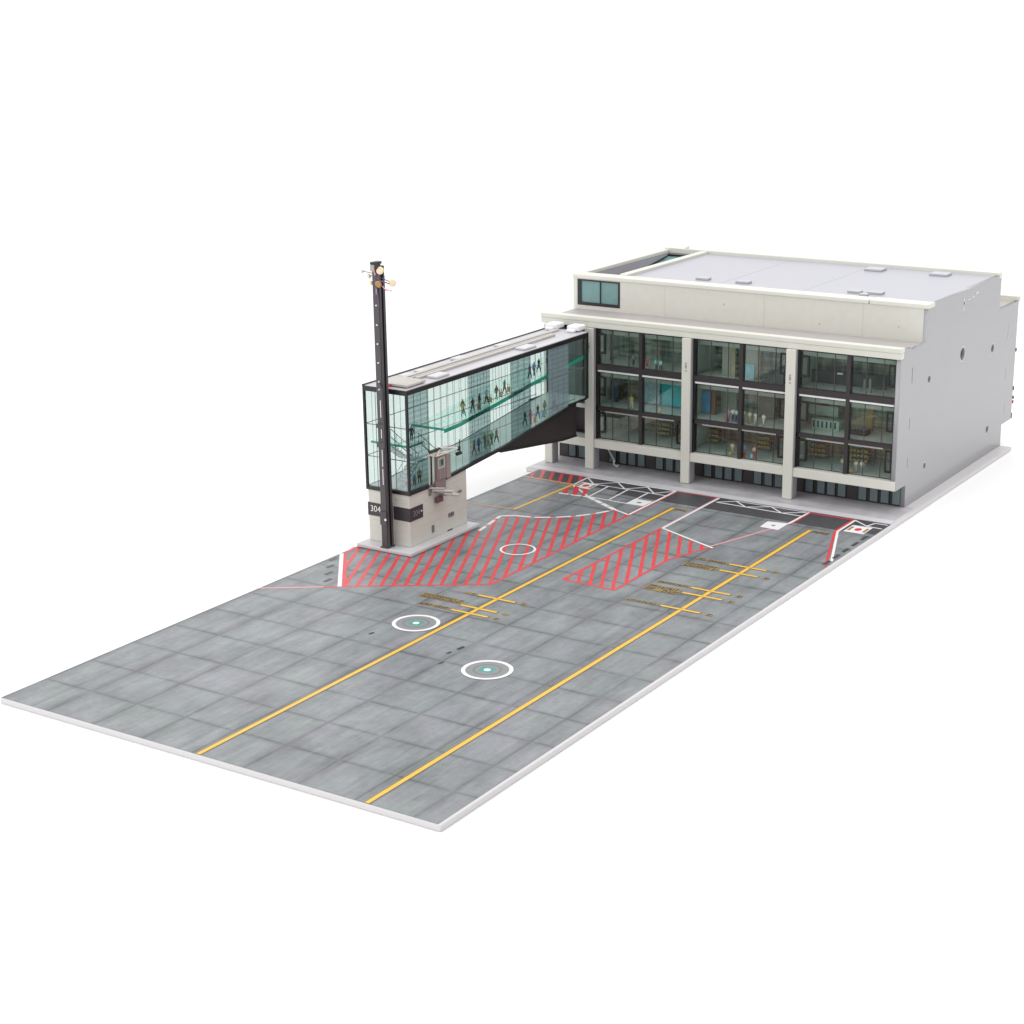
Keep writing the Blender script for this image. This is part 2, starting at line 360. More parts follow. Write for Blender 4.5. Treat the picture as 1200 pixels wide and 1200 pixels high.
mark('truss_line', lines([(9.56,-.45),(9.96,-.47)], .05), P['white'])
mark('edge_dash', lambda b, z: [b.sheet([(9.83,y),(9.92,y),(9.92,y+.33),(9.83,y+.33)], z) for y in (-1.50,-2.05,-2.60,-3.13,-3.66)], P['tar'])
mark('edge_dash', lambda b, z: [b.sheet([(x,y),(x+.09,y),(x+.09,y+.25),(x,y+.25)], z) for x, y in ((.08,-9.1),(.35,-9.55),(.63,-9.95),(.92,-10.35))], P['tar'])
# taxi centre lines with stop bars, brown-edged
for x0, x1, y1 in ((4.925,4.853,-1.405), (8.58,8.538,-1.43)):
    mark('line_edge', lines([(x0,-18.69),(x1,y1)], .13), P['yedge'])
    mark('taxi_line', lines([(x0,-18.69),(x1,y1)], .084), P['yellow'])
SB = [(4.43,5.35,-10.058,3.30,-9.92,.24),(4.42,5.34,-10.396,3.57,-10.385,.13),(4.39,5.335,-9.34,4.05,-9.345,.11),
      (8.05,8.97,-4.70,7.23,-4.69,.12),(8.05,8.985,-5.19,7.153,-5.17,.27),(8.07,9.01,-6.567,7.233,-6.56,.12),(8.065,9.01,-6.952,7.181,-6.99,.36),(8.065,8.993,-7.92,7.227,-7.92,.11)]
rg = random.Random(3)
def plate(x0, x1, y, h, n):
    mark('stop_plate', lambda b, z: b.sheet([(x0,y-h/2),(x1,y-h/2),(x1,y+h/2),(x0,y+h/2)], z), P['txty'])
    def glyph(b, z):
        rows = 2 if h > .2 else 1
        for r in range(rows):
            hh = h/rows; yc = y-h/2+hh*(r+.5); x = x0+.05
            while x < x1-.06:
                w = rg.uniform(.045,.07); k = rg.random()
                if k < .94:
                    b.sheet([(x,yc-hh*.42),(x+w*.5,yc-hh*.42),(x+w*.5,yc+hh*.42),(x,yc+hh*.42)], z)
                    if k < .5: b.sheet([(x+w*.5,yc+hh*.1),(x+w,yc+hh*.1),(x+w,yc+hh*.42),(x+w*.5,yc+hh*.42)], z)
                    elif k < .66: b.sheet([(x+w*.5,yc-hh*.42),(x+w,yc-hh*.42),(x+w,yc-hh*.14),(x+w*.5,yc-hh*.14)], z)
                x += w+.012
    mark('stop_lettering', glyph, P['txtk'])
for a, c, y, tx, ty, h in SB:
    mark('line_edge', lines([(a-.02,y),(c+.02,y)], .11), P['yedge'])
    mark('stop_bar', lines([(a,y),(c,y)], .07), P['yellow'])
    plate(tx, a-.06, ty, h, 8)
    plate(c+.14, c+.29, y-.005, .12, 1)
plate(4.93, 5.28, -1.49, .13, 3); plate(8.60, 9.04, -1.49, .13, 4)
def ringf(cx, cy, r0, r1):
    def fn(b, z):
        n = 64
        for i in range(n):
            t, u = 2*math.pi*i/n, 2*math.pi*(i+1)/n
            b.face([(cx+r0*math.cos(t),cy+r0*math.sin(t),z),(cx+r1*math.cos(t),cy+r1*math.sin(t),z),(cx+r1*math.cos(u),cy+r1*math.sin(u),z),(cx+r0*math.cos(u),cy+r0*math.sin(u),z)])
    return fn
def disc(cx, cy, r): return lambda b, z: b.sheet([(cx+r*math.cos(t/12*math.pi), cy+r*math.sin(t/12*math.pi)) for t in range(24)], z)
for cx, cy, r in ((4.28,-11.455,.50), (6.995,-12.86,.505)):
    mark('circle_fill', disc(cx, cy, r), mat('grey disc print', (.235,.24,.25), .45, noise=.15, nscale=4))
    mark('stand_circle', ringf(cx, cy, r-.08, r), P['white'])
    mark('inner_ring', ringf(cx, cy, .235, .29), P['ring'])
    mark('teal_square', lambda b, z: b.sheet([(cx-.12,cy-.15),(cx+.16,cy-.12),(cx+.12,cy+.15),(cx-.16,cy+.12)], z), P['teal'])
    mark('centre_spot', disc(cx, cy, .07), P['white'])
mark('stand_circle', ringf(3.375, -6.225, .37, .425), P['white'], 'thin white circle over red hatching')
mark('oil_stain', lambda b, z: [b.sheet([(x,y),(x+w,y+.02),(x+w+.02,y+h),(x+.02,y+h)], z) for x, y, w, h in ((3.82,-12.48,.05,.14),(5.80,-12.55,.05,.12),(5.85,-12.26,.06,.2),(6.0,-13.1,.03,.16),(3.6,-12.6,.02,.06))], P['txtk'])

# ------------------------------------------------------------------ terminal building
XR, XL = 9.745, -.378
T = thing('terminal_building', 'cream three storey terminal block with dark glazed bays and set back upper storey', 'terminal', (4.7, 4.5, 0))
def tb(name, b, m, bevel=0, parent=None, label=None):
    o = b.build(name, m, parent or T, bevel)
    if label: o['label'] = label
    return o
def plate_with_holes(outline, holes, thick):
    cu = bpy.data.curves.new('outline', 'CURVE'); cu.dimensions = '2D'; cu.fill_mode = 'BOTH'; cu.extrude = thick/2; cu.bevel_depth = .008; cu.bevel_resolution = 1
    for pts in [outline]+holes:
        sp = cu.splines.new('POLY'); sp.points.add(len(pts)-1); sp.use_cyclic_u = True
        for p, q in zip(sp.points, pts): p.co = (q[0], q[1], 0, 1)
    o = bpy.data.objects.new('outline', cu); COL.objects.link(o)
    dg = bpy.context.evaluated_depsgraph_get(); me = bpy.data.meshes.new_from_object(o.evaluated_get(dg))
    bpy.data.objects.remove(o); return me
def circ(y, z, r, n=24): return [(y+r*math.cos(2*math.pi*i/n), z+r*math.sin(2*math.pi*i/n)) for i in range(n)]
def rect(y, z, w, h): return [(y-w/2,z-h/2),(y+w/2,z-h/2),(y+w/2,z+h/2),(y-w/2,z+h/2)]
prof = [(1.50,.004),(1.50,.585),(.80,.585),(.80,3.833),(1.0,3.833),(1.0,4.02),(1.45,4.02),(1.45,3.97),(2.44,3.97),(2.44,4.875),(7.80,4.875),(7.80,3.93),(9.40,3.93),(9.40,.60),(8.60,.60),(8.60,.004)]
HOLES = [(5.07,3.22,.165),(2.75,3.0,.09),(7.43,2.95,.115),(2.74,.78,.085),(7.40,.72,.10)]
SLOTS = [(1.57,3.32,.055,.40),(1.55,2.12,.045,.30),(1.545,1.13,.045,.24)]
me = plate_with_holes([(p[0],p[1]) for p in prof], [circ(*h) for h in HOLES]+[rect(*s) for s in SLOTS], .10)
me.transform(Matrix(((0,0,1,XR-.058),(1,0,0,0),(0,1,0,0),(0,0,0,1))))
me.materials.clear(); me.materials.append(K['abs'])
sw = bpy.data.objects.new('side_wall', me); COL.objects.link(sw); sw.parent = T; sw.matrix_parent_inverse = Matrix.Translation(-Vector(T.location))
sw['label'] = 'smooth grey side wall with round screw holes'
for y, z, r in HOLES:
    b = MB(); n = 24
    for i in range(n):
        t, u = 2*math.pi*i/n, 2*math.pi*(i+1)/n
        def q(rr, a, x): return (x, y+rr*math.cos(a), z+rr*math.sin(a))
        b.face([q(r*1.0,t,XR-.002),q(r*1.25,t,XR+.006),q(r*1.25,u,XR+.006),q(r*1.0,u,XR-.002)])
        b.face([q(r*1.25,t,XR+.006),q(r*1.36,t,XR-.001),q(r*1.36,u,XR-.001),q(r*1.25,u,XR+.006)])
    b.build('screw_boss', K['boss'], sw)
    b = MB(); b.box(XR-.30, XR-.24, y-r*1.3, y+r*1.3, z-r*1.3, z+r*1.3); b.build('hole_shade_plug', K['dark'], sw)  # dark plug, its colour stands for the unlit interior behind the hole
for y, z, w, h in SLOTS:
    b = MB(); b.box(XR-.14, XR-.11, y-w, y+w, z-h/2-.03, z+h/2+.03); b.build('slot_shade_plug', K['dark'], sw)  # dark plug coloured as the shade inside the slot
for y, z, h in ((8.66,3.2,.40),(8.72,2.0,.34),(8.80,1.02,.28)):
    b = MB(); b.box(XR-.02, XR+.006, y-.02, y+.02, z-h/2, z+h/2); b.build('moulded_rib', K['boss'], sw)
mk = mat('pale moulding mark', (.55,.54,.58), .3)   # raised moulding marks near the roof edge: a small cross and three dashes
for y, z, w, h in ((4.95,4.52,.07,.34),(4.95,4.55,.20,.08),(5.30,4.60,.16,.04),(5.62,4.62,.14,.05),(5.92,4.68,.20,.06)):
    b = MB(); b.box(XR-.02, XR+.005, y-w/2, y+w/2, z-h/2, z+h/2); b.build('moulded_mark', mk, sw)

# left wall, rear wall, rear ledges
b = MB(); b.prism([(1.50,.004),(1.50,.585),(1.35,.585),(1.35,3.95),(2.44,3.95),(2.44,4.80),(7.80,4.80),(7.80,3.93),(9.40,3.93),(9.40,.60),(8.60,.60),(8.60,.004)], 0, XL, XL+.10)
tb('end_wall', b, K['cream'])
b = MB(); b.box(XL+.1, XR-.11, 9.30, 9.40, .6, 3.93); tb('rear_wall', b, K['cream'])
b = MB(); b.box(XL+.1, XR-.11, 8.5, 8.6, .004, .6); tb('rear_wall', b, K['cream'])
b = MB(); b.box(XL+.1, XR-.11, 8.6, 9.3, .6, .68); tb('rear_soffit', b, K['cream'])
b = MB(); b.box(XL, XR+.03, 9.36, 9.46, 3.93, 4.06); tb('rear_parapet', b, K['cream'], .015)
b = MB(); b.box(XL+.1, XR-.06, 7.82, 9.36, 3.86, 3.92); tb('rear_terrace', b, K['terrace'])
b = MB(); b.box(XL+.1, XR-.11, 7.72, 7.80, 3.93, 4.80); tb('upper_rear_wall', b, K['cream'])
for y, z, m, s in ((9.405,2.56,'black',.05),(9.405,1.47,'black',.055),(9.44,1.20,'black',.045),(9.44,1.07,'red',.045),(9.41,.68,'black',.08)):
    b = MB(); b.box(XR-.30, XR+.02-(.0 if s<.07 else .01), y, y+.05, z-s, z+s); tb('rear_fitting', b, K[m], .01)
# cornice, terrace, upper storey
b = MB(); b.box(XL, XR+.004, .775, .98, 3.835, 3.985); b.box(XL-.005, XR+.006, .762, .99, 3.987, 4.105)
tb('cornice', b, K['cream'], .014)
b = MB(); b.box(XL+.1, XR-.06, .992, 2.44, 3.90, 3.965); tb('terrace', b, K['terrace'])
b = MB(); b.box(XL+.102, -.245, 2.44, 2.54, 3.95, 4.80); b.box(1.09, XR-.115, 2.44, 2.54, 3.95, 4.80); b.box(-.245, 1.09, 2.44, 2.54, 4.78, 4.80); b.box(-.245, 1.09, 2.44, 2.54, 3.95, 4.07)
uw = tb('upper_wall', b, K['panel'])
jm = mat('faint joint', (.55,.54,.49), .5)
for x in (2.45, 5.35, 8.05):
    b = MB(); b.box(x, x+.012, 2.437, 2.45, 3.96, 4.79); b.build('panel_joint', jm, uw)
for x, z in ((4.2,4.45),(6.9,4.18),(9.0,4.3)):
    b = MB(); b.tube((x,2.43,z),(x,2.45,z),.022,8); b.build('wall_stud', K['ledge2'], uw)
b = MB(); b.box(XL-.01, 8.20, 2.41, 2.86, 4.80, 4.905); b.box(8.22, XR+.01, 2.41, 2.86, 4.80, 4.912); tb('parapet_cap', b, K['cream'], .018)
b = MB(); b.box(XL-.01, XL+.15, 2.86, 7.62, 4.80, 4.905); tb('parapet_cap', b, K['cream'], .018)
b = MB(); b.box(XL-.01, XR+.01, 7.62, 7.84, 4.80, 4.955); tb('parapet_cap', b, K['cream'], .018)
b = MB(); b.box(.83, 1.06, 2.862, 7.618, 4.72, 4.93); tb('roof_divider', b, K['cream'], .018)
b = MB(); b.box(1.06, XR-.11, 2.55, 7.62, 4.78, 4.86); roof = tb('roof', b, K['roof'])
rjm = mat('faint roof joint', (.34,.34,.385), .4)
for x in (3.72, 6.12):
    b = MB(); b.box(x, x+.012, 2.87, 7.61, 4.858, 4.862); b.build('roof_joint', rjm, roof)
for x, y, w, d in ((2.88,3.36,.36,.24),(4.06,3.36,.38,.24),(6.22,6.85,.50,.42),(8.05,6.9,.5,.4),(7.22,3.36,.34,.24),(7.66,3.05,.22,.16),(7.72,3.42,.40,.26)):
    b = MB(); b.box(x, x+w, y, y+d, 4.861, 4.92); b.build('roof_vent', K['vent'], roof, .012)
b = MB(); b.tube((.30,7.80,4.92),(.30,7.80,4.99),.035,8); b.tube((.30,7.80,4.98),(.30,7.72,5.03),.06,10); tb('vent_cowl', b, K['white'])
# skylight well over the gap
b = MB(); b.box(XL+.151, XL+.17, 2.86, 7.60, 4.05, 4.80); b.box(XL+.17, .83, 7.585, 7.60, 4.05, 4.80); b.box(.815, .83, 2.86, 7.6, 4.05, 4.72); tb('well_lining', b, K['wellwall'])
b = MB(); b.box(XL+.17, .815, 2.6, 7.58, 4.0, 4.03); tb('well_floor', b, K['wellwall'])
b = MB(); b.prism([(7.20,4.62),(7.57,4.70),(7.57,4.74),(7.20,4.66)], 0, -.20, .80); sk = tb('skylight', b, K['winteal'], label='teal skylight pane in a black frame')
b = MB(); b.box(-.22,.82,7.50,7.57,4.66,4.78); b.prism([(5.9,4.50),(7.5,4.70),(7.5,4.75),(5.9,4.55)],0,-.24,-.19); b.build('skylight_frame', K['black'], sk)
b = MB(); b.prism([(5.9,4.48),(7.5,4.68),(7.5,4.70),(5.9,4.50)],0,-.19,.80); b.build('pane', K['winteal'], sk)
# upper storey window
b = MB()
for x0, x1, z0, z1 in ((-.243,1.088,4.075,4.155),(-.243,1.088,4.74,4.777),(-.243,-.14,4.155,4.74),(1.03,1.088,4.155,4.74),(.462,.474,4.155,4.74)): b.box(x0,x1,2.43,2.50,z0,z1)
uf = tb('window', b, K['black'], label='wide two pane window of the upper storey')
b = MB(); b.box(-.14,1.03,2.47,2.48,4.155,4.74); b.build('pane', K['winteal'], uf)

# columns, bottom beam
COLX = [(-.26,-.02),(1.02,1.275),(3.91,4.16),(6.805,7.06)]
for x0, x1 in COLX:
    b = MB(); b.box(x0, x1, .70, .775, .012, 3.832); c = tb('column', b, K['cream'], .012)
    b = MB(); b.box(x0+.004, x1-.004, .777, 1.03, .012, .598); b.box(x0+.004, x1-.004, .832, .90, .599, 3.83); b.build('pier', K['pier'], c)
    if x0 > 0:
        b = MB(); zz = 3.50 if x0 < 1.5 else 3.28
        for z0, z1 in ((zz-.10,zz-.07),(zz-.22,zz-.12),(zz-.30,zz-.27)): b.box(x0+.10,x0+.15,.694,.71,z0,z1)
        b.build('wall_mark', mat('grey column mark', (.30,.30,.29), .5), c)
BAYS = [(1.277,3.908,2.625),(4.162,6.803,5.515),(7.062,9.69,8.405)]
for x0, x1, xm in BAYS:
    b = MB(); b.box(x0, x1 if x1 < 9.6 else XR-.003, .745, 1.30, .60, .828); tb('bottom_beam', b, K['cream'], .012)
b = MB(); b.box(-.02, 1.018, .745, 1.5, .60, .828); tb('bottom_beam', b, K['cream'], .012)
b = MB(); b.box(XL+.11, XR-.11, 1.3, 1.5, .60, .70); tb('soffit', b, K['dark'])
# floors and interior shell
for z0, z1, m in ((.70,.835,'floorin'),(1.60,1.715,'floorin'),(2.66,2.80,'floorin')):
    b = MB(); b.box(.06, XR-.115, .96, 3.2, z0, z1); tb('floor_slab', b, K[m])
b = MB(); b.box(.06, XR-.115, .96, 3.2, 3.84, 3.89); tb('ceiling', b, K['ceil'])
def backdrop(name, cols, seed):
    M = bpy.data.materials.new(name); M.use_nodes = True; nt = M.node_tree; N = nt.nodes; L = nt.links; b = N['Principled BSDF']; b.inputs['Roughness'].default_value = .6
    tc = N.new('ShaderNodeTexCoord')
    def nz(sc, d, off):
        mp = N.new('ShaderNodeMapping'); mp.inputs['Scale'].default_value = sc; mp.inputs['Location'].default_value = (off+seed, off*2, seed*3)
        n = N.new('ShaderNodeTexNoise'); n.inputs['Scale'].default_value = 1; n.inputs['Detail'].default_value = d
        L.new(tc.outputs['Object'], mp.inputs[0]); L.new(mp.outputs[0], n.inputs[0]); return n
    h = nz((.7,1,11), 4, 1); v = nz((5,1,1.1), 3, 5); c = nz((2.2,1,2.6), 2, 9)
    a = N.new('ShaderNodeMath'); a.operation = 'ADD'; L.new(h.outputs['Fac'], a.inputs[0]); L.new(v.outputs['Fac'], a.inputs[1])
    hf = N.new('ShaderNodeMath'); hf.operation = 'MULTIPLY'; hf.inputs[1].default_value = .5; L.new(a.outputs[0], hf.inputs[0])
    r = N.new('ShaderNodeValToRGB'); e = r.color_ramp.elements
    e[0].position = .36; e[0].color = (*cols[0],1); e[1].position = .66; e[1].color = (*cols[2],1); q = e.new(.5); q.color = (*cols[1],1)
    L.new(hf.outputs[0], r.inputs[0])
    r2 = N.new('ShaderNodeValToRGB'); e = r2.color_ramp.elements; e[0].position = .42; e[0].color = (.85,.95,.92,1); e[1].position = .62; e[1].color = (1.15,1.0,.80,1)
    L.new(c.outputs['Fac'], r2.inputs[0])
    mx = N.new('ShaderNodeMix'); mx.data_type = 'RGBA'; mx.blend_type = 'MULTIPLY'; mx.inputs[0].default_value = 1
    L.new(r.outputs[0], mx.inputs[6]); L.new(r2.outputs[0], mx.inputs[7]); L.new(mx.outputs[2], b.inputs['Base Color'])
    return M
prints = [backdrop('printed lower hall', ((.10,.10,.085),(.30,.27,.21),(.58,.53,.42)), 2), backdrop('printed middle hall', ((.10,.125,.115),(.36,.40,.36),(.80,.84,.76)), 7), backdrop('printed top hall', ((.06,.075,.07),(.25,.28,.26),(.66,.70,.66)), 4)]
backm = mat('dim interior wall', (.46,.50,.46), .6, noise=.35, nscale=1.6)
for z0, z1 in ((.84,1.60),(1.72,2.66),(2.805,3.84)):
    b = MB(); b.box(.06, XR-.115, 2.25, 2.30, z0, z1); tb('back_wall', b, prints[0 if z0 < 1 else (1 if z0 < 2 else 2)])
for x0, x1 in ((1.10,1.2),(3.99,4.08),(6.88,6.98),(9.60,9.625)):
    b = MB()
    for z0, z1 in ((.84,1.60),(1.72,2.66),(2.805,3.84)): b.box(x0,x1,1.29,2.24,z0,z1)
    tb('partition_wall', b, backm)
beamm = mat('pale ceiling beam', (.62,.68,.64), .5)
for z in (2.42, 3.58):
    for y in (1.35, 1.85):
        b = MB(); b.box(1.22, XR-.15, y, y+.06, z, z+.10); tb('ceiling_beam', b, beamm)
# facade glazing
YG = .93
for bi, (x0, x1, xm) in enumerate(BAYS):
    x1e = x1 if bi < 2 else XR-.10
    b = MB(); b.box(x0, x1e, .84, .99, 2.715, 2.862); tb('spandrel', b, K['frame'])
    b = MB(); b.box(x0, x1e, .85, .99, 1.618, 1.708); tb('spandrel', b, K['frame'])
    b = MB(); b.box(xm-.05, xm+.05, .845, .99, .83, 1.617); b.box(xm-.05, xm+.05, .845, .99, 1.709, 2.714); b.box(xm-.05, xm+.05, .845, .99, 2.863, 3.833); tb('mullion', b, K['frame'])
    b = MB(); b.box(x0+.001, x0+.055, .85, 1.0, .83, 3.833); b.box(x1e-.05, x1e-.001, .85, 1.0, .83, 3.833); b.box(x0+.056, x1e-.051, .85, .99, 3.80, 3.833); tb('frame', b, K['black'])
    for a, c in ((x0+.056, xm-.051), (xm+.051, x1e-.051)):
        b = MB(); b.box(a, c, .855, .90, 2.662, 2.712); tb('light_strip', b, K['ledge'])
        a2, c2 = (a+.22, c) if a < xm-.2 and bi != 1 else ((a+.22 if a < xm else a), c-(.24 if a > xm else 0))
        b = MB(); b.box(a2, c2, .87, .91, 1.575, 1.615); tb('ceiling_strip', b, K['ledge2'])
        for z0, z1 in ((.835,1.612),(1.712,2.64),(2.866,3.798)):
            b = MB(); n = 2
            for k in (1/3+.0, 2/3+.06):
                xx = a+(c-a)*k; b.box(xx-.006, xx+.006, YG-.02, YG+.012, z0, z1)
            b.box(a, c, YG-.018, YG+.010, z0, z0+.014); b.box(a, c, YG-.018, YG+.010, z1-.014, z1)
            w = tb('window', b, K['thinbar'])
            b = MB(); b.box(a, c, YG, YG+.008, z0, z1); b.build('pane', G['terminal'], w)
def vent(x0, x1, z0, z1):
    b = MB(); t = .045
    b.box(x0,x1,.875,.925,z1-t,z1); b.box(x0,x1,.875,.925,z0,z0+t); b.box(x0,x0+t*.6,.875,.925,z0+t,z1-t); b.box(x1-t,x1,.875,.925,z0+t,z1-t)
    w = tb('casement', b, K['black']); b = MB(); b.box(x0+t*.6,x1-t,.90,.91,z0+t,z1-t); b.build('pane', G['small'], w)
for x0, x1, side in ((1.335,1.54,0),(6.565,6.752,1),(7.12,7.345,0),(9.41,9.595,1)):
    vent(x0,x1,3.14,3.68)
    vent(x0,x1,2.02,2.53); vent(x0,x1,1.0,1.56)
vent(3.68,3.855,.98,1.56)
# ground floor shopfront
gw = MB(); gw.box(XL+.1, XR-.11, 1.52, 1.60, .004, .60); gf = tb('shopfront', gw, K['frame'], label='dark brown ground floor front with frosted teal windows')
def gwin(x0, x1):
    b = MB(); b.box(x0-.022,x1+.022,1.495,1.52,.03,.045); b.box(x0-.022,x1+.022,1.495,1.52,.50,.525); b.box(x0-.022,x0-.004,1.495,1.52,.045,.50); b.box(x1+.004,x1+.022,1.495,1.52,.045,.50)
    w = b.build('window', K['black'], gf); b = MB(); b.box(x0,x1,1.508,1.519,.045,.50); b.build('pane', K['shopglass'], w)
for off in (-5.77, -2.885, 0):
    for x0 in (7.08,7.40,7.675,7.965,8.52,8.82,9.11,9.41): gwin(x0+off, x0+off+.205)
for x0 in (.02,.34,.64): gwin(x0, x0+.21)
# dark portal bay where the bridge joins
b = MB(); b.box(-.018, 1.015, 1.40, 1.5, .83, 3.83); b.box(-.018,.10,.95,1.40,.83,3.83); tb('portal_panel', b, K['under'])
b = MB(); b.box(.62,.98,1.37,1.395,.90,1.75); pd = tb('portal_door', b, mat('brushed grey door', (.16,.15,.14), .35, metal=.4, noise=.3, nscale=3))
b = MB(); b.box(-.015,1.015,1.2,1.4,.831,.86); tb('portal_sill', b, K['black'])

# ------------------------------------------------------------------ interior furnishings (seen through the glass)
def obj1(name, b, m, label, cat, group=None, bevel=0): return tag(b.build(name, m, None, bevel), label, cat, group)
shelfm = mat('brown shelving', (.30,.26,.19), .6, noise=.3, nscale=9); goodsy = mat('yellow goods', (.50,.42,.14), .6, noise=.3, nscale=20); bluesign = mat('blue shop sign', (.10,.36,.78), .5)
def shelf(x, w, label):
    x -= .66
    t = thing('display_shelf', label, 'shelf', (x, 1.95, .835), 'display shelves on the lowest glazed floor')
    b = MB(); b.box(x-w/2,x+w/2,2.10,2.22,.836,1.53); b.build('carcass', shelfm, t)
    for z in (.90,1.02,1.14):
        b = MB(); b.box(x-w/2+.02,x+w/2-.02,1.84,2.10,z,z+.02)
        o = b.build('shelf_board', shelfm, t)
        b = MB()
        for i in range(5):
            xx = x-w/2+.05+i*(w-.1)/5; b.box(xx,xx+(w-.1)/7,1.86,2.0,z+.02,z+.07)
        b.build('goods', goodsy, t)
    b = MB()
    b.prism([(x+.14*math.cos(a*math.pi/8), 1.36+.08*math.sin(a*math.pi/8)) for a in range(16)], 1, 1.82, 1.85); b.build('sign', bluesign, t)
shelf(3.42,.50,'brown shelf with blue sign in the lowest window nearest the bridge'); shelf(4.85,.5,'brown shelf with blue sign at the left of the middle bay')
shelf(6.35,.5,'brown shelf with blue sign at the right of the middle bay'); shelf(7.85,.6,'brown shelf with blue sign at the left of the end bay'); shelf(9.0,.6,'brown shelf with blue sign at the right of the end bay')
# turquoise shop shutters, middle floor of the first bay
for x, w, m, lb in ((2.48,.50,mat('pale blue stripe', (.42,.60,.68), .4, noise=.5, nscale=14),'pale blue striped shop front beside the turquoise one'),(3.10,.62,mat('turquoise panel', (.03,.55,.64), .35, noise=.35, nscale=6),'bright turquoise shop front on the middle floor')):
    t = thing('shop_front', lb, 'shop front', (x, 1.8, 1.72))
    b = MB(); b.box(x-w/2,x+w/2,1.72,1.76,1.75,2.36); b.build('shutter', m, t)
    b = MB(); b.box(x-w/2-.03,x+w/2+.03,1.70,1.80,2.365,2.44); b.build('fascia', mat('dark teal fascia', (.02,.10,.14), .5), t)
b = MB(); b.box(1.019,1.419,1.9,1.95,1.716,2.5); b.box(1.431,1.481,1.88,1.97,1.716,2.5); obj1('wood_partition', b, mat('brown panel', (.22,.15,.07), .5, noise=.2), 'brown wooden partition behind the yellow dressed person', 'partition')
b = MB(); b.box(1.336,1.566,1.55,1.60,1.85,2.3); b.box(1.447,1.517,1.5,1.65,1.716,1.85); obj1('display_screen', b, mat('blue grey screen', (.07,.12,.19), .3), 'dark blue display stand on the middle floor left window', 'screen')
# middle bay furniture
b = MB(); b.box(4.10,4.32,1.5,1.54,1.75,2.32); obj1('poster', b, mat('blue poster', (.06,.30,.58), .4, noise=.3, nscale=7), 'tall blue poster at the left end of the middle floor', 'poster')
b = MB(); b.box(4.38,4.48,1.5,1.6,1.716,2.55); obj1('wood_post', b, mat('brown post', (.20,.11,.06), .5), 'brown wooden post beside the tall blue poster', 'post')
b = MB(); b.box(4.449,4.899,1.9,1.94,1.716,2.35); obj1('partition_screen', b, mat('pale green screen', (.30,.36,.31), .6), 'pale green screen behind the group with the pink suitcase', 'screen')
b = MB(); b.box(5.592,6.042,1.75,1.8,1.75,2.45); obj1('notice_board', b, mat('grey notice board', (.24,.25,.23), .6, noise=.2), 'grey notice board on the middle floor of the middle bay', 'board')
# top floor of the middle bay: cream panels, poster, ramp
for x0, x1, m, lb in ((4.70,4.94,(.42,.43,.40),'pale grey partition panel left of the cream strip'),(4.95,5.07,(.48,.44,.30),'narrow cream partition strip on the top floor'),(5.33,5.68,(.40,.42,.38),'broad pale partition behind the blue poster'),(5.69,5.76,(.40,.37,.24),'thin ochre strip right of the blue poster')):
    b = MB(); b.box(x0,x1,1.42,1.46,2.801,3.62); obj1('partition_panel', b, mat('partition', m, .6, noise=.05), lb, 'partition', 'partition panels on the top floor')
b = MB(); b.box(5.346,5.646,1.34,1.37,2.801,3.20); pb = obj1('poster_board', b, mat('pale blue poster', (.34,.62,.76), .4, noise=.35, nscale=8), 'pale blue poster board on the top floor of the middle bay', 'poster')
b = MB(); b.prism([(5.85,2.803),(6.50,2.803),(6.50,3.18)], 1, 1.25, 1.5); obj1('ramp', b, mat('dark ramp', (.10,.11,.115), .5), 'dark sloping ramp on the top floor right of the poster', 'ramp')
# end bay: counters and conveyor
pale = mat('pale teal counter', (.40,.56,.51), .4, noise=.15, nscale=8)
t = thing('service_counter', 'pale teal service counter on the middle floor of the end bay', 'counter', (7.9,1.6,1.715))
b = MB(); b.box(7.197,7.927,1.5,1.75,1.716,1.96); b.build('counter_body', pale, t)
b = MB(); b.box(6.973,7.773,1.78,1.82,2.0,2.25); b.build('back_panel', pale, t)
b = MB()
for i in range(6): b.box(7.235+i*.115,7.275+i*.115,1.485,1.50,1.76,1.92)
b.build('counter_slot', K['dark'], t)
t = thing('conveyor', 'striped dark and teal conveyor on the middle floor of the end bay', 'conveyor', (8.75,1.5,1.715))
b = MB(); b.box(8.2,8.72,1.35,1.62,1.716,1.86); b.build('belt_bed', K['dark'], t)
b = MB()
for i in range(5): b.prism([(8.22+i*.10,1.37),(8.27+i*.10,1.37),(8.32+i*.10,1.60),(8.27+i*.10,1.60)], 2, 1.861, 1.868)
b.build('belt_stripe', pale, t)
b = MB(); b.box(8.479,8.649,1.9,1.95,1.716,2.4); obj1('banner', b, mat('ochre banner', (.42,.33,.13), .5), 'ochre banner on the middle floor of the end bay', 'banner')
b = MB(); b.box(6.899,8.949,1.9,1.96,2.806,3.12); obj1('bench_row', b, mat('dark bench', (.06,.065,.07), .5), 'long dark bench row on the top floor of the end bay', 'bench')
pm = mat('grey green post', (.28,.31,.25), .5)
b = MB(); b.box(8.709,8.769,1.4,1.46,2.806,3.15); obj1('barrier_post', b, pm, 'taller front post before the dark bench row on the top floor', 'post')
b = MB(); b.box(8.527,8.577,1.5,1.55,2.806,3.1); obj1('barrier_post', b, pm, 'shorter rear post before the dark bench row on the top floor', 'post')
for x, z, w, lb in ((1.8,3.55,.2,'pale ceiling lamp in the top left window'),(7.85,3.17,.14,'small pale lamp in the top window of the end bay')):
    b = MB(); b.box(x,x+w,1.45,1.52,z,z+.035); obj1('ceiling_lamp', b, K['ledge'], lb, 'lamp')
b = MB(); b.path([(8.30,1.40,1.98),(8.52,1.40,2.14),(8.95,1.40,2.26)], .022); obj1('orange_rail', b, mat('orange rail', (.55,.28,.10), .5), 'thin orange sloping rail behind the conveyor', 'rail')
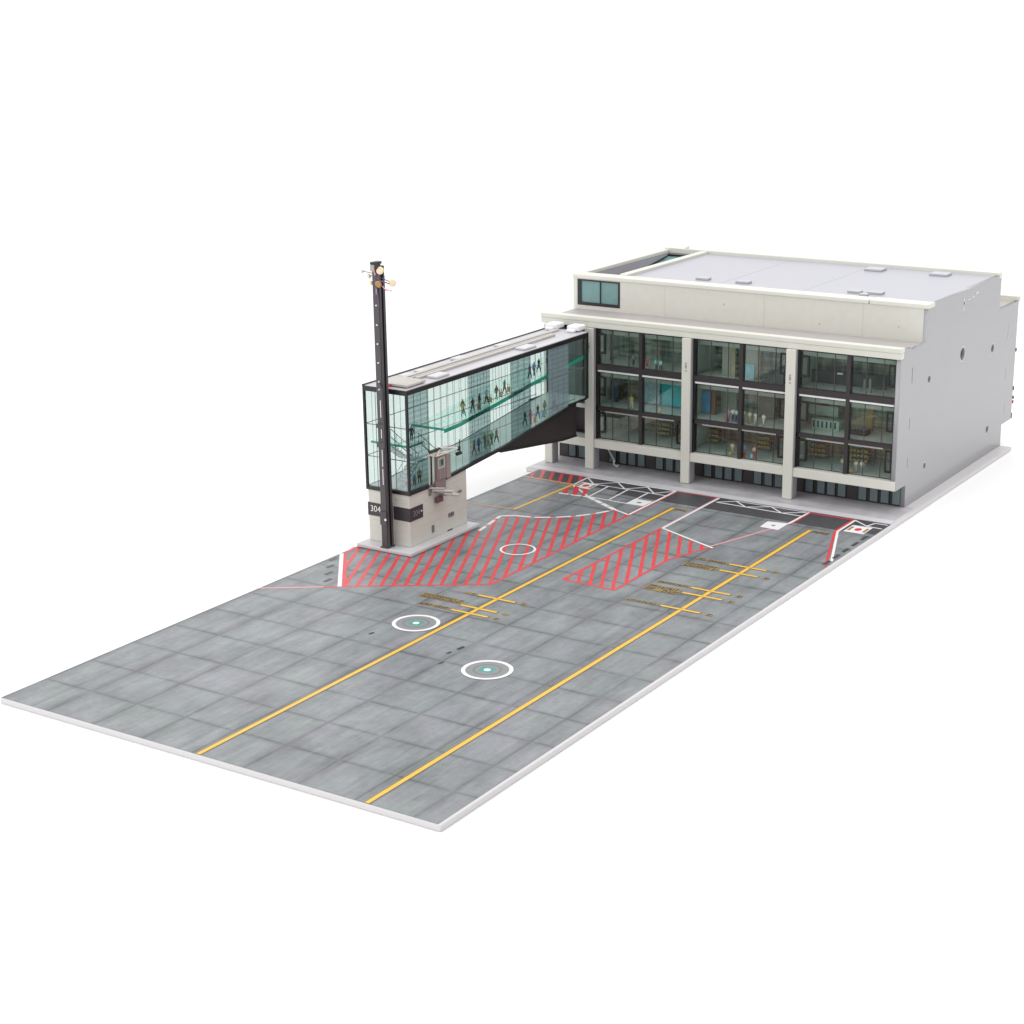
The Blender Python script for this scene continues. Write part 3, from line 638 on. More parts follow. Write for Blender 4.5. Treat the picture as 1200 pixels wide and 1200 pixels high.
# white strut leaning at the ground floor
t = thing('leaning_strut', 'thin white strut with a clip leaning at the ground floor beside a column', 'strut', (1.6,1.3,.01))
b = MB(); b.tube((1.38,1.30,.46),(1.62,1.28,.13),.018,8); b.build('rod', K['white'], t)
b = MB(); b.path([(1.58,1.28,.16),(1.60,1.26,.05),(1.70,1.26,.015),(1.74,1.26,.06)], .02); b.build('clip', K['white'], t)

# ------------------------------------------------------------------ boarding bridge with its tower
X0, X1, Y0, Y1 = .14, 1.333, -7.617, .33
BR = thing('boarding_bridge', 'long glazed boarding bridge on a cream tower joining the terminal', 'boarding bridge', (.74,-6.5,.10))
def bb_(name, b, m, bevel=0, parent=None, smooth=False): return b.build(name, m, parent or BR, bevel, smooth)
tg = lambda pts: [(p[0], p[1]) for p in pts]
b = MB(); b.box(.03, 1.62, -7.99, -5.19, .008, .10); bb_('plinth', b, K['plinth'], .025)
# tower: cream block whose top follows the sloping glass
b = MB(); b.prism([(Y0,.10),(-5.32,.10),(-5.32,1.46),(-5.60,1.435),(-6.0,1.40),(-6.75,1.345),(Y0,1.345)], 0, X0, X1); tower = bb_('tower_base', b, K['panel'], .012)
b = MB()
b.box(X0-.012,.60,Y0-.012,-7.30,.72,1.03); b.box(.87,X1+.012,Y0-.012,-7.12,.715,1.032)
sg = bb_('sign_band', b, K['sign'])
def text(s, size, m, parent, mtx, ext=.002):
    cu = bpy.data.curves.new('digits', 'FONT'); cu.body = s; cu.size = size; cu.extrude = ext; cu.align_x = 'CENTER'; cu.align_y = 'CENTER'
    o = bpy.data.objects.new('digits', cu); COL.objects.link(o)
    me = bpy.data.meshes.new_from_object(o.evaluated_get(bpy.context.evaluated_depsgraph_get())); bpy.data.objects.remove(o)
    me.transform(mtx); me.materials.clear(); me.materials.append(m)
    n = bpy.data.objects.new('number', me); COL.objects.link(n); n.parent = parent; n.matrix_parent_inverse = Matrix.Translation(-Vector((0,0,0)))
    return n
FR = lambda x, y, z: Matrix(((1,0,0,x),(0,0,-1,y),(0,1,0,z),(0,0,0,1)))
SD = lambda x, y, z: Matrix(((0,0,1,x),(1,0,0,y),(0,1,0,z),(0,0,0,1)))
text('304', .205, K['pipewhite'], sg, FR(.352, Y0-.016, .885))
text('304', .19, K['dimtxt'], sg, SD(X1+.016, -7.38, .875))
b = MB(); b.box(X1+.012,X1+.018,-7.20,-7.16,.86,.90); b.build('spot', K['dot'], sg)
groove = mat('panel groove', (.55,.54,.485), .5)
b = MB()
def frm(b, x0, x1, z0, z1, y=Y0-.004, t=.014):
    b.box(x0,x1,y,Y0+.01,z0,z0+t); b.box(x0,x1,y,Y0+.01,z1-t,z1); b.box(x0,x0+t,y,Y0+.01,z0+t,z1-t); b.box(x1-t,x1,y,Y0+.01,z0+t,z1-t)
frm(b,.915,1.262,1.125,1.215); frm(b,.935,1.25,.59,.66)
for z in (.30,.48,.62): b.box(.20,.60,Y0-.003,Y0+.01,z,z+.007)
for z in (.25,.42): b.box(.90,1.32,Y0-.003,Y0+.01,z,z+.007)
for z in (.50,.72,1.08,1.24): b.box(X1-.01,X1+.003,-7.05,-5.34,z,z+.007)
b.build('panel_line', groove, tower)
b = MB(); b.box(X1-.01,X1+.02,-6.78,-6.70,.24,.41); b.build('side_latch', K['greysteel'], tower)
for y in (-6.10,-5.98):
    b = MB(); b.box(X1-.01,X1+.025,y,y+.085,.44,.535); b.build('side_vent', K['greysteel'], tower)
b = MB(); b.box(X1-.01,X1+.006,-6.15,-5.95,.105,.13); b.build('base_gap', K['dark'], tower)
# floors
bot = [(-7.55,1.42),(-6.75,1.42),(-5.78,1.50),(-3.72,1.66),(-.643,2.03)]
def slopebox(b, pts, x0, x1, th):
    for (ya, za), (yb, zb) in zip(pts, pts[1:]): b.prism([(ya,za-th),(yb,zb-th),(yb,zb),(ya,za)], 0, x0, x1)
b = MB(); slopebox(b, bot+[(.30,2.10)], X0+.03, X1-.03, .03); bb_('lower_floor', b, G['lower'])
ups = [(-6.05,2.56),(-5.4,2.58),(-3.8,2.75),(-2.35,2.93),(-.5,3.10),(.3,3.18)]
b = MB(); slopebox(b, ups, X0+.15, X1-.10, .018); uf2 = bb_('upper_floor', b, G['slab'])
b = MB(); slopebox(b, [(y, z+.01) for y, z in ups], X1-.098, X1-.083, .095); b.box(X0+.15,X1-.10,-6.065,-6.052,2.53,2.585); b.build('floor_edge', G['edge'], uf2)
b = MB(); b.box(X0+.06, X1-.06, Y0+.12, -6.95, 2.46, 2.478); ld2 = bb_('landing', b, G['slab'])
b = MB(); b.box(X0+.06,X1-.06,Y0+.105,Y0+.118,2.435,2.485); b.box(X1-.058,X1-.045,Y0+.12,-6.95,2.435,2.485); b.build('floor_edge', G['edge'], ld2)
b = MB(); b.box(X0+.03, X1-.03, Y0+.03, -6.76, 1.425, 1.44); bb_('added_cabin_floor', b, K['white'])  # white slab added to brighten the dim cabin behind the front glass
# zigzag stair and rails in the tower
b = MB()
def flight(x, w, ya, za, yb, zb, n=7):
    for i in range(n):
        y = ya+(yb-ya)*i/n; z = za+(zb-za)*(i+1)/n; b.box(x, x+w, min(y,y+(yb-ya)/n), max(y,y+(yb-ya)/n), z-.02, z)
    for xx in (x, x+w): b.tube((xx,ya,za),(xx,yb,zb),.014,6); b.tube((xx,ya,za+.2),(xx,yb,zb+.2),.009,6)
flight(.75,.28,-7.35,1.50,-6.75,1.95); flight(.42,.28,-6.75,1.95,-7.40,2.40)
b.box(.42,1.03,-6.75,-6.55,1.93,1.95)
bb_('stair', b, K['white'])
b = MB()
for x in (.35,1.15):
    b.tube((x,-6.95,2.46),(x,-5.9,1.62),.012,6); b.tube((x,-6.95,2.66),(x,-5.9,1.82),.009,6)
    for k in range(6): b.tube((x,-6.95+.21*k,2.46-.168*k),(x,-6.95+.21*k,2.66-.168*k),.006,5)
bb_('handrail', b, K['greysteel'])
# frame
def follow(b, x0, x1, dz0, dz1, pts):
    for (ya, za), (yb, zb) in zip(pts, pts[1:]): b.prism([(ya,za+dz0),(yb,zb+dz0),(yb,zb+dz1),(ya,za+dz1)], 0, x0, x1)
rail = [(Y0,1.345),(-6.72,1.345)]; rail2 = [(-6.72,1.345),(-5.78,1.415),(-3.72,1.575),(-.643,1.955)]
fb = MB()
for xa, xb in ((X0-.03,X0+.02),(X1-.02,X1+.03)):
    fb.box(xa,xb,Y0-.03,Y0+.03,1.345,3.69)
    follow(fb, xa, xb, .002, .085, [(Y0+.03,1.345),(-6.72,1.345)]); follow(fb, xa, xb, .002, .075, rail2)
    fb.box(xa,xb,Y0-.03,Y1,3.69,3.80)
    fb.box(xa,xb,.24,Y1,2.05,3.69)
    fb.box(xa,xb,-.643,.24,2.03,2.07)
fb.box(X0+.02,X1-.02,Y0-.03,Y0+.02,3.69,3.80); fb.box(X0+.02,X1-.02,Y0-.03,Y0+.02,1.345,1.43)
fb.box(X1-.015,X1+.028,-6.74,-6.70,1.42,2.13)
bb_('frame', fb, K['black'])
# transoms and glazing bars
tb_ = MB()
for x in (X0, X1):
    tb_.box(x-.007,x+.007,Y0,.3,2.905,2.918); tb_.box(x-.007,x+.007,Y0,-.30,2.145,2.158)
    y = -7.35
    while y < .2:
        zb = 1.43 if y < -6.7 else (1.49+(y+5.78)*.0777 if y < -3.72 else 1.65+(y+3.72)*.1235)
        if y > -.62: zb = 2.07
        tb_.box(x-.003,x+.003,y-.0032,y+.0032,zb,3.69); y += .27
for x in (.45,.98): tb_.box(x-.005,x+.005,Y0-.006,Y0+.006,1.43,3.69)
for z in (2.145,2.905): tb_.box(X0,X1,Y0-.008,Y0+.008,z,z+.016)
bb_('glazing_bar', tb_, mat('grey glazing bar', (.13,.165,.165), .4))
def wallglass(x, parts, name, m):
    b = MB()
    for ya, yb in parts:
        zb = lambda y: 1.43 if y <= -6.7 else (1.43+(y+6.7)*.072 if y < -5.78 else (1.49+(y+5.78)*.0777 if y < -3.72 else 1.65+(y+3.72)*.1235))
        ks = [ya]+[k for k in (-6.7,-5.78,-3.72,-.643) if ya < k < yb]+[yb]
        pts = [(x,y,zb(min(y,-.643)) if y <= -.643 else 2.07) for y in ks]
        b.face(pts+[(x,yb,3.69),(x,ya,3.69)])
    return bb_(name, b, m)
DB = [(-7.58,-6.77),(-5.16,-4.25),(-3.35,-2.42)]; BL = [(-1.61,-.63)]
for d in ((-6.77,-5.16),(-4.25,-3.35),(-2.42,-1.61),(-.63,.24)): wallglass(X1, [d], 'side_glass', G['clear'])
for d in DB: wallglass(X1, [d], 'tinted_panel', G['band'])
for d in BL: wallglass(X1, [d], 'tinted_panel', G['bluish'])
wallglass(X0, [(Y0+.02,.24)], 'side_glass', G['clear'])
b = MB(); b.face([(X0+.02,Y0,1.43),(X1-.02,Y0,1.43),(X1-.02,Y0,3.69),(X0+.02,Y0,3.69)]); bb_('front_glass', b, G['front'])
# dark tapering soffit box under the rear half
b = MB(); b.prism([(-3.78,1.55),(-.643,1.945),(-.643,2.025),(-.20,2.06),(-.20,1.17),(-.9,1.20)], 0, X0+.03, X1-.025); bb_('soffit_box', b, K['under'])
b = MB(); b.prism([(-3.80,1.50),(-.90,1.155),(-.19,1.125),(-.19,1.16),(-.9,1.195),(-3.80,1.565)], 0, X0, X1); bb_('soffit_rail', b, K['black'])
# portal at the terminal end
b = MB(); b.box(X0+.03,.95,.335,1.36,1.95,3.72); bb_('end_portal', b, mat('grey green portal', (.15,.18,.17), .5, noise=.3, nscale=2))
# roof
b = MB(); b.box(X0+.0,X1-.0,Y0,Y1,3.70,3.812); rf = bb_('bridge_roof', b, K['roofwhite'], .01)
b = MB(); b.box(X0-.04,X0+.01,Y0-.03,Y1,3.80,3.835); b.build('edge_trim', K['black'], rf)
for x0, x1, y0, y1, z1 in ((.50,.62,-6.7,.1,3.865),(.66,.72,-6.6,-.4,3.85),(.80,.90,-6.55,-.55,3.868)):
    b = MB(); b.box(x0,x1,y0,y1,3.813,z1); b.build('roof_duct', K['beige'], rf, .008)
b = MB(); b.box(.36,1.24,-7.45,-6.72,3.83,3.885); b.build('roof_hatch', K['beige'], rf, .01)
b = MB(); b.box(.40,1.20,-7.41,-6.76,3.812,3.83); b.build('hatch_painted_shadow', K['black'], rf)  # black slab, colours in the shade under the raised hatch
for x, y, w, d, h in ((.95,-6.30,.30,.52,.06),(.30,-6.55,.24,.36,.05),(.28,-4.40,.26,.4,.06),(.95,-2.55,.30,.55,.06),(.28,-2.5,.26,.5,.05),(.28,-5.9,.2,.3,.04)):
    b = MB(); b.box(x,x+w,y,y+d,3.812,3.812+h); b.build('roof_box', K['plinth'], rf, .02)
for x in (.16,.82):
    b = MB(); b.box(x,x+.36,.12,.52,3.835,3.97); b.box(x+.06,x+.30,-.02,.12,3.812,3.90); b.build('roof_unit', K['white'], rf, .035)
b = MB(); b.box(.72,.80,-7.52,-7.45,3.812,3.88); b.build('beacon', K['red'], rf, .01)
# entry platform hung on the side of the tower
XP = 1.45
EP = thing('access_platform', 'mauve lift cabin with white canopy frame and pale rails on the bridge tower side', 'access platform', (1.4,-6.4,.9))
b = MB(); b.box(X1+.032,XP,-6.66,-6.26,1.48,2.09); cab = b.build('cabin', K['mauve'], EP, .01)
b = MB(); b.box(X1+.032,XP-.02,-6.258,-6.08,1.44,2.02); b.build('cabin_panel', K['tan'], EP, .01)
b = MB()
for y0, y1, z0, z1 in ((-6.63,-6.36,1.76,1.79),(-6.63,-6.36,1.98,2.01),(-6.63,-6.595,1.79,1.98),(-6.395,-6.36,1.79,1.98)): b.box(XP-.005,XP+.012,y0,y1,z0,z1)
b.build('window_frame', K['steel'], cab)
b = MB(); b.box(XP-.004,XP+.004,-6.595,-6.395,1.79,1.98); b.build('window', mat('green grey pane', (.22,.30,.27), .2), cab)
b = MB(); b.box(XP,XP+.006,-6.50,-6.44,1.83,1.96); b.build('window_mark', K['black'], cab)
b = MB()
for y in (-6.56,-6.47,-6.40): b.box(XP-.004,XP+.006,y,y+.03,1.50,1.74)
b.build('cabin_rib', K['tan'], cab)
b = MB(); b.box(X1+.032,XP-.015,-6.70,-6.30,1.20,1.478); b.build('lower_cabin', K['mauve'], EP, .01)
b = MB(); b.box(X1+.02,XP-.03,-6.65,-6.40,.93,1.07); b.build('lower_box', mat('dark mauve box', (.16,.075,.085), .5), EP, .01)
# canopy: flat frame with crossed braces
b = MB(); zc_ = 2.14
for a, c in (((1.36,-6.90,zc_),(1.36,-5.98,zc_)),((1.58,-6.84,zc_),(1.58,-6.0,zc_)),((1.36,-6.90,zc_),(1.58,-6.84,zc_)),((1.36,-5.98,zc_),(1.58,-6.0,zc_)),((1.36,-6.90,zc_),(1.58,-6.42,zc_+.02)),((1.58,-6.84,zc_),(1.36,-6.4,zc_+.06)),((1.36,-6.4,zc_+.06),(1.58,-6.0,zc_+.02)),((1.36,-6.90,2.21),(1.36,-6.0,2.21)),((1.36,-6.86,1.42),(1.36,-6.86,2.2)),((1.36,-6.72,1.42),(1.36,-6.72,2.14))): b.tube(a, c, .017, 6)
b.build('canopy', mat('cream canopy frame', (.72,.69,.62), .45), EP)
b = MB(); b.box(1.345,1.42,-6.88,-6.45,2.20,2.235); b.build('canopy_cap', K['black'], EP)
b = MB(); b.tube((1.45,-5.86,1.95),(1.45,-5.70,1.95),.045,8); b.tube((1.45,-5.74,1.95),(1.45,-5.74,2.28),.012,6); b.box(1.42,1.48,-5.80,-5.74,2.02,2.12); b.build('hoist', K['black'], EP)
b = MB()
b.tube((1.36,-6.90,1.36),(1.58,-6.55,1.30),.018,6); b.tube((1.38,-6.80,1.28),(1.66,-6.35,1.19),.03,8); b.tube((1.52,-6.52,1.16),(1.72,-6.22,1.08),.038,8); b.tube((1.36,-6.60,1.20),(1.66,-6.28,1.13),.02,8); b.tube((1.38,-6.40,1.20),(1.60,-6.2,1.15),.02,8)
b.build('guard_rail', K['steel'], EP)
b = MB(); b.tube((1.355,-6.84,1.40),(1.355,-6.84,1.16),.025,6); b.tube((1.355,-6.79,1.40),(1.355,-6.79,1.18),.014,6); b.box(1.34,1.40,-6.90,-6.40,1.37,1.41); b.tube((1.40,-6.5,1.10),(1.50,-6.1,1.04),.03,8); b.build('hanger', K['greysteel'], EP)
b = MB(); b.tube((1.34,-5.95,.97),(1.40,-5.72,.97),.012,6); b.tube((1.37,-5.68,.97),(1.37,-5.60,.98),.03,8); b.build('pull_knob', K['greysteel'], EP)

# ------------------------------------------------------------------ light mast in front of the tower
MX, MY = .835, -7.85
LM = thing('light_mast', 'tall charcoal floodlight mast standing before the bridge tower', 'mast', (MX,MY,.10))
b = MB()
b.box(MX-.085,MX+.075,MY-.10,MY-.06,.10,6.66); b.box(MX-.02,MX+.01,MY-.058,MY+.10,.10,6.66); b.box(MX-.085,MX+.075,MY+.102,MY+.14,.10,6.62)
b.box(MX+.078,MX+.10,MY-.09,MY-.02,.10,6.4); b.box(MX+.078,MX+.10,MY+.05,MY+.12,.10,6.4)
b.build('post', K['post'], LM, .008)
b = MB(); b.box(MX-.09,MX+.085,MY-.13,MY-.102,.66,.98); b.box(MX-.10,MX+.11,MY-.125,MY-.102,2.50,2.62); b.box(MX-.10,MX+.11,MY-.125,MY-.102,2.95,3.05); b.box(MX-.11,MX+.11,MY-.13,MY+.15,.10,.13); b.build('collar', K['post'], LM)
for z in (5.76,5.32,4.89,4.46,4.03,3.85): 
    b = MB(); b.tube((MX+.01,MY-.125,z),(MX+.01,MY-.10,z),.019,8); b.build('bolt', K['dot'], LM)
b = MB(); b.tube((MX+.07,MY-.145,.80),(MX+.07,MY-.128,.80),.03,8); b.build('bolt', K['dot'], LM)
b = MB()
for z0, z1 in ((3.2,3.6),(2.72,2.93),(2.05,2.45),(1.62,2.0),(6.0,6.3)): b.box(MX+.012,MX+.03,MY-.106,MY-.098,z0,z1)
b.build('light_slot', K['dot'], LM)
b = MB(); b.path([(MX+.05,MY-.12,6.2),(MX+.04,MY-.13,5.9)], .008); b.path([(MX+.03,MY-.12,4.0),(MX+.09,MY-.12,3.86),(MX+.10,MY-.12,3.4),(MX+.11,MY-.12,2.6)], .016); b.build('cable', K['post'], LM)
b = MB(); b.box(MX-.10,MX+.02,MY-.14,MY-.10,6.52,6.66); b.build('bracket', mat('grey green bracket', (.34,.36,.34), .4), LM)
b = MB(); b.box(MX+.03,MX+.12,MY-.16,MY-.10,6.50,6.74); b.box(MX-.10,MX+.04,MY-.14,MY+.1,6.665,6.72); b.build('mast_head', K['black'], LM)
def flood(p, d, r, arm, m='lamp'):
    r *= .72
    p = Vector(p); d = Vector(d).normalized()
    b = MB(); b.tube(arm, p-d*.03, .011, 6); o = b.build('lamp_arm', K['greysteel'], LM)
    b = MB(); b.tube(p-d*.045, p, r*.55, 12, r*1.05); b.build('lamp_housing', mat('pale lamp shell', (.62,.55,.42), .4), o)
    b = MB(); b.tube(p, p+d*.02, r, 14, r*.8); b.build('lamp_lens', K[m], o)
a0 = (MX, MY-.05, 6.40)
flood((.40,-7.86,6.47), (-.5,-.8,-.1), .055, (MX-.08,MY,6.44)); flood((.58,-7.86,6.375), (-.4,-.8,-.3), .085, (MX-.08,MY,6.40)); flood((.69,-7.93,6.24), (-.4,-.8,-.3), .075, (MX-.05,MY,6.3))
flood((1.00,-7.98,6.55), (.3,-.9,.2), .12, (MX+.05,MY-.05,6.5)); flood((.94,-7.98,6.24), (.2,-.95,-.2), .105, (MX,MY-.05,6.3), 'lamp2'); flood((1.24,-7.86,6.28), (.4,-.8,.1), .11, (MX+.08,MY,6.36))
b = MB(); b.path([(MX+.08,MY-.10,6.52),(MX+.14,MY-.13,6.42),(MX+.10,MY-.13,6.33),(1.08,MY-.1,6.30),(1.18,MY-.05,6.26)], .014); b.path([(MX+.02,MY-.13,6.34),(MX+.08,MY-.14,6.0),(MX+.09,MY-.12,5.75)], .012); b.build('wire', K['purple'], LM)
b = MB(); b.path([(MX-.05,MY-.13,6.58),(MX+.02,MY-.15,6.56),(MX+.04,MY-.15,6.44)], .02); b.path([(1.03,MY-.1,6.20),(1.10,MY-.1,6.14),(1.20,MY-.08,6.12)], .013); b.build('wire', K['pinkw'], LM)
b = MB(); b.box(1.10,1.26,MY-.1,MY-.06,6.10,6.13); b.build('bracket', mat('pale bracket', (.60,.62,.60), .4), LM)

# ------------------------------------------------------------------ people (tiny figures, one continuous body each)
def fig_mesh(pose):
    """skinned figure 1.0 tall, facing -y; face materials: 0 skin 1 top 2 trousers 3 hair 4 shoes"""
    st, sw_, bend = pose
    V = {}; E = []
    def v(n, p, r): V[n] = (Vector(p), r)
    v('pel',(0,0,.50),.075); v('wst',(0,-bend*.2,.60),.070); v('chs',(0,-bend*.6,.74),.088); v('nek',(0,-bend,.845),.034); v('hd0',(0,-bend*1.15-.008,.90),.052); v('hd1',(0,-bend*1.2,.965),.048)
    for s, n in ((-1,'l'),(1,'r')):
        sw1 = st*s
        v('hip'+n,(s*.048,0,.47),.058); v('kne'+n,(s*.052,-sw1*.5-.012,.27),.042); v('ank'+n,(s*.054,-sw1*.9+(.02 if sw1<0 else 0),.05),.027); v('toe'+n,(s*.06,-sw1*.9-.075,.022),.022)
        v('sho'+n,(s*.105,-bend*.8,.785),.040); v('elb'+n,(s*.135,-bend*.7+sw_*s*.5+.015,.635),.030); v('wri'+n,(s*.140,-bend+sw_*s-.04,.505),.021); v('han'+n,(s*.135,-bend+sw_*s*1.1-.055,.455),.019)
        E += [('pel','hip'+n),('hip'+n,'kne'+n),('kne'+n,'ank'+n),('ank'+n,'toe'+n),('chs','sho'+n),('sho'+n,'elb'+n),('elb'+n,'wri'+n),('wri'+n,'han'+n)]
    E += [('pel','wst'),('wst','chs'),('chs','nek'),('nek','hd0'),('hd0','hd1')]
    names = list(V); me = bpy.data.meshes.new('person'); me.from_pydata([V[n][0] for n in names], [(names.index(a), names.index(b)) for a, b in E], [])
    o = bpy.data.objects.new('person', me); COL.objects.link(o)
    md = o.modifiers.new('skin', 'SKIN'); sub = o.modifiers.new('sub', 'SUBSURF'); sub.levels = 1; sub.render_levels = 1
    if not me.skin_vertices: me.attributes.new('skin', 'FLOAT', 'POINT')
    for i, n in enumerate(names):
        sv = me.skin_vertices[0].data[i]; sv.radius = (V[n][1], V[n][1]); sv.use_root = (n == 'pel')
    md.use_smooth_shade = True
    r = bpy.data.meshes.new_from_object(o.evaluated_get(bpy.context.evaluated_depsgraph_get())); bpy.data.objects.remove(o)
    for _ in range(5): r.materials.append(None)
    segs = [(V[a][0], V[b][0], a, b) for a, b in E]
    for p in r.polygons:
        c = p.center.copy(); best = None
        for a, b_, na, nb in segs:
            d = b_-a; t = max(0, min(1, (c-a).dot(d)/d.dot(d))); q = (c-a-d*t).length
            if best is None or q < best[0]: best = (q, na, nb, t)
        na, nb = best[1], best[2]; mi = 1
        if nb in ('hd1',) or (nb == 'hd0'): mi = 3 if (c.z > .955 or (c.y > V['hd0'][0].y+.008 and c.z > .88)) else 0
        elif nb == 'nek': mi = 1 if c.z < .82 else 0
        elif nb.startswith('han'): mi = 0
        elif nb.startswith('wri'): mi = 0 if c.z < .60 else 1
        elif nb.startswith(('kne','ank')): mi = 2
        elif nb.startswith('toe'): mi = 4
        elif nb.startswith('hip') or (nb == 'wst' and c.z < .56): mi = 2
        p.material_index = mi; p.use_smooth = True
    zs = [q.co.z for q in r.vertices]; lo_, hi_ = min(zs), max(zs)          # feet at 0, exactly 1 tall
    r.transform(Matrix.Translation((0,0,-lo_))); r.transform(Matrix.Scale(1/(hi_-lo_), 4))
    return r
POSES = [fig_mesh(p) for p in ((.0,.02,0), (.13,.07,.01), (-.12,-.07,.01), (.05,.02,.05))]
cm = {}
def cmat(rgb):
    if rgb not in cm: cm[rgb] = mat('cloth', tuple(min(.9, q*1.6) for q in rgb), .6)
    return cm[rgb]
skin = mat('skin', (.50,.30,.20), .5)
COLS = dict(red=(.45,.045,.06), teal=(.10,.55,.47), aqua=(.35,.68,.66), orange=(.75,.42,.15), white=(.85,.85,.82), cream=(.72,.66,.42), mint=(.45,.70,.55), pink=(.75,.16,.26), peach=(.80,.42,.30), blue=(.10,.28,.62), sky=(.35,.55,.78), navy=(.03,.05,.16), black=(.025,.025,.03), brown=(.16,.08,.045), grey=(.25,.25,.26), beige=(.62,.50,.36), green=(.06,.25,.14), yellow=(.72,.55,.10), purple=(.22,.10,.28), khaki=(.36,.30,.16))
def person(x, y, z, h, top, bot, label, pose=0, rz=0, hair='black', group=None):
    me = POSES[pose].copy()
    for i, c in enumerate((None, top, bot, hair, 'black')): me.materials[i] = skin if c is None else cmat(COLS[c])
    o = bpy.data.objects.new('person', me); COL.objects.link(o); o.location = (x,y,z); o.scale = (h,h,h); o.rotation_euler = (0,0,rz)
    return tag(o, label, 'person', group)
def case(x, y, z, h, col, label, group=None):
    w, d = h*.62, h*.34
    t = thing('suitcase', label, 'suitcase', (x,y,z), group)
    b = MB(); b.box(x-w/2,x+w/2,y-d/2,y+d/2,z+.012,z+h); b.build('shell', mat('suitcase', COLS[col], .35), t, h*.12)
    b = MB(); b.path([(x-w*.25,y,z+h),(x-w*.25,y,z+h*1.5),(x+w*.25,y,z+h*1.5),(x+w*.25,y,z+h)], .006); b.build('handle', K['greysteel'], t)
    for sx in (-1,1):
        b = MB(); b.tube((x+sx*w*.4-.01,y,z+.012),(x+sx*w*.4+.01,y,z+.012),.012,8); b.build('wheel', K['black'], t)
GT, GB = 'people inside the terminal', 'people inside the boarding bridge'
h = .33
# terminal, top floor
person(2.68,1.10,2.80,h,'red','black','person in a red top on the top floor next to the first mullion',0,.2,group=GT); case(2.72,1.02,2.80,.12,'peach','small coral suitcase before the person in red','suitcases in the terminal')
person(2.96,1.10,2.80,h,'teal','black','person in a bright green top on the top floor',1,.5,group=GT); person(3.11,1.06,2.80,h,'aqua','navy','person in a pale aqua top on the top floor beside the green one',2,-.3,group=GT)
person(2.16,1.30,2.80,h,'grey','black','person in dim grey on the top floor in the leftmost glazed window',0,1.2,group=GT)
# middle floor
person(2.25,1.06,1.716,h*1.12,'orange','beige','person in orange with a white cap on the middle floor',1,.8,'white',GT)
case(3.10,1.05,1.716,.12,'yellow','small yellow suitcase before the turquoise shop front','suitcases in the terminal')
person(5.08,1.10,1.716,h,'pink','grey','person in a hot pink top on the middle floor',0,-.6,group=GT); case(5.06,1.02,1.716,.12,'pink','hot pink suitcase at the feet of the pink dressed person','suitcases in the terminal')
person(5.20,1.10,1.716,h*1.08,'white','navy','person with black hair in white between pink and blue tops',0,.3,group=GT); person(5.31,1.08,1.716,h*1.05,'sky','navy','person in a sky blue top with navy trousers on the middle floor',0,-.2,group=GT)
person(5.46,1.18,1.716,h,'mint','grey','person in a mint top just right of the middle bay mullion',0,.2,group=GT); person(5.65,1.14,1.716,h,'cream','khaki','person in a cream top walking on the middle floor',1,.4,group=GT)
person(5.84,1.10,1.716,h,'mint','beige','person in a mint top with beige trousers striding on the middle floor',2,.3,group=GT); person(6.08,1.06,1.716,h,'white','peach','person in white top and peach trousers at the right of the walkers',1,-.3,'brown',GT)
# lowest glazed floor
person(5.20,1.12,.836,h,'beige','khaki','person in beige standing behind a yellow suitcase on the lowest floor',0,.2,'brown',GT); case(5.18,1.03,.836,.11,'yellow','yellow suitcase beside the person in beige','suitcases in the terminal')
person(5.56,1.10,.836,h,'blue','grey','person in a blue top standing behind a red suitcase on the lowest floor',0,0,group=GT); case(5.58,1.02,.836,.13,'red','red suitcase in front of the person in blue','suitcases in the terminal')
person(5.84,1.08,.836,h,'peach','red','person in a peach top and red trousers on the lowest floor',3,.3,'brown',GT); case(5.80,1.00,.836,.13,'sky','sky blue suitcase before the person in red trousers','suitcases in the terminal')
person(8.22,1.15,.836,h,'cream','grey','person in a pale cream top bending on the lowest floor of the end bay',3,.6,'beige',GT); case(7.98,1.06,.836,.09,'blue','blue suitcase left of the cream dressed person','suitcases in the terminal')
person(8.60,1.08,.836,h,'peach','grey','person in a coral top on the lowest floor of the end bay',0,.1,group=GT); case(8.50,1.00,.836,.11,'orange','orange suitcase on the lowest floor of the end bay','suitcases in the terminal')
person(8.74,1.12,.836,h,'white','grey','person in a white top on the lowest floor of the end bay',1,.3,'white',GT)
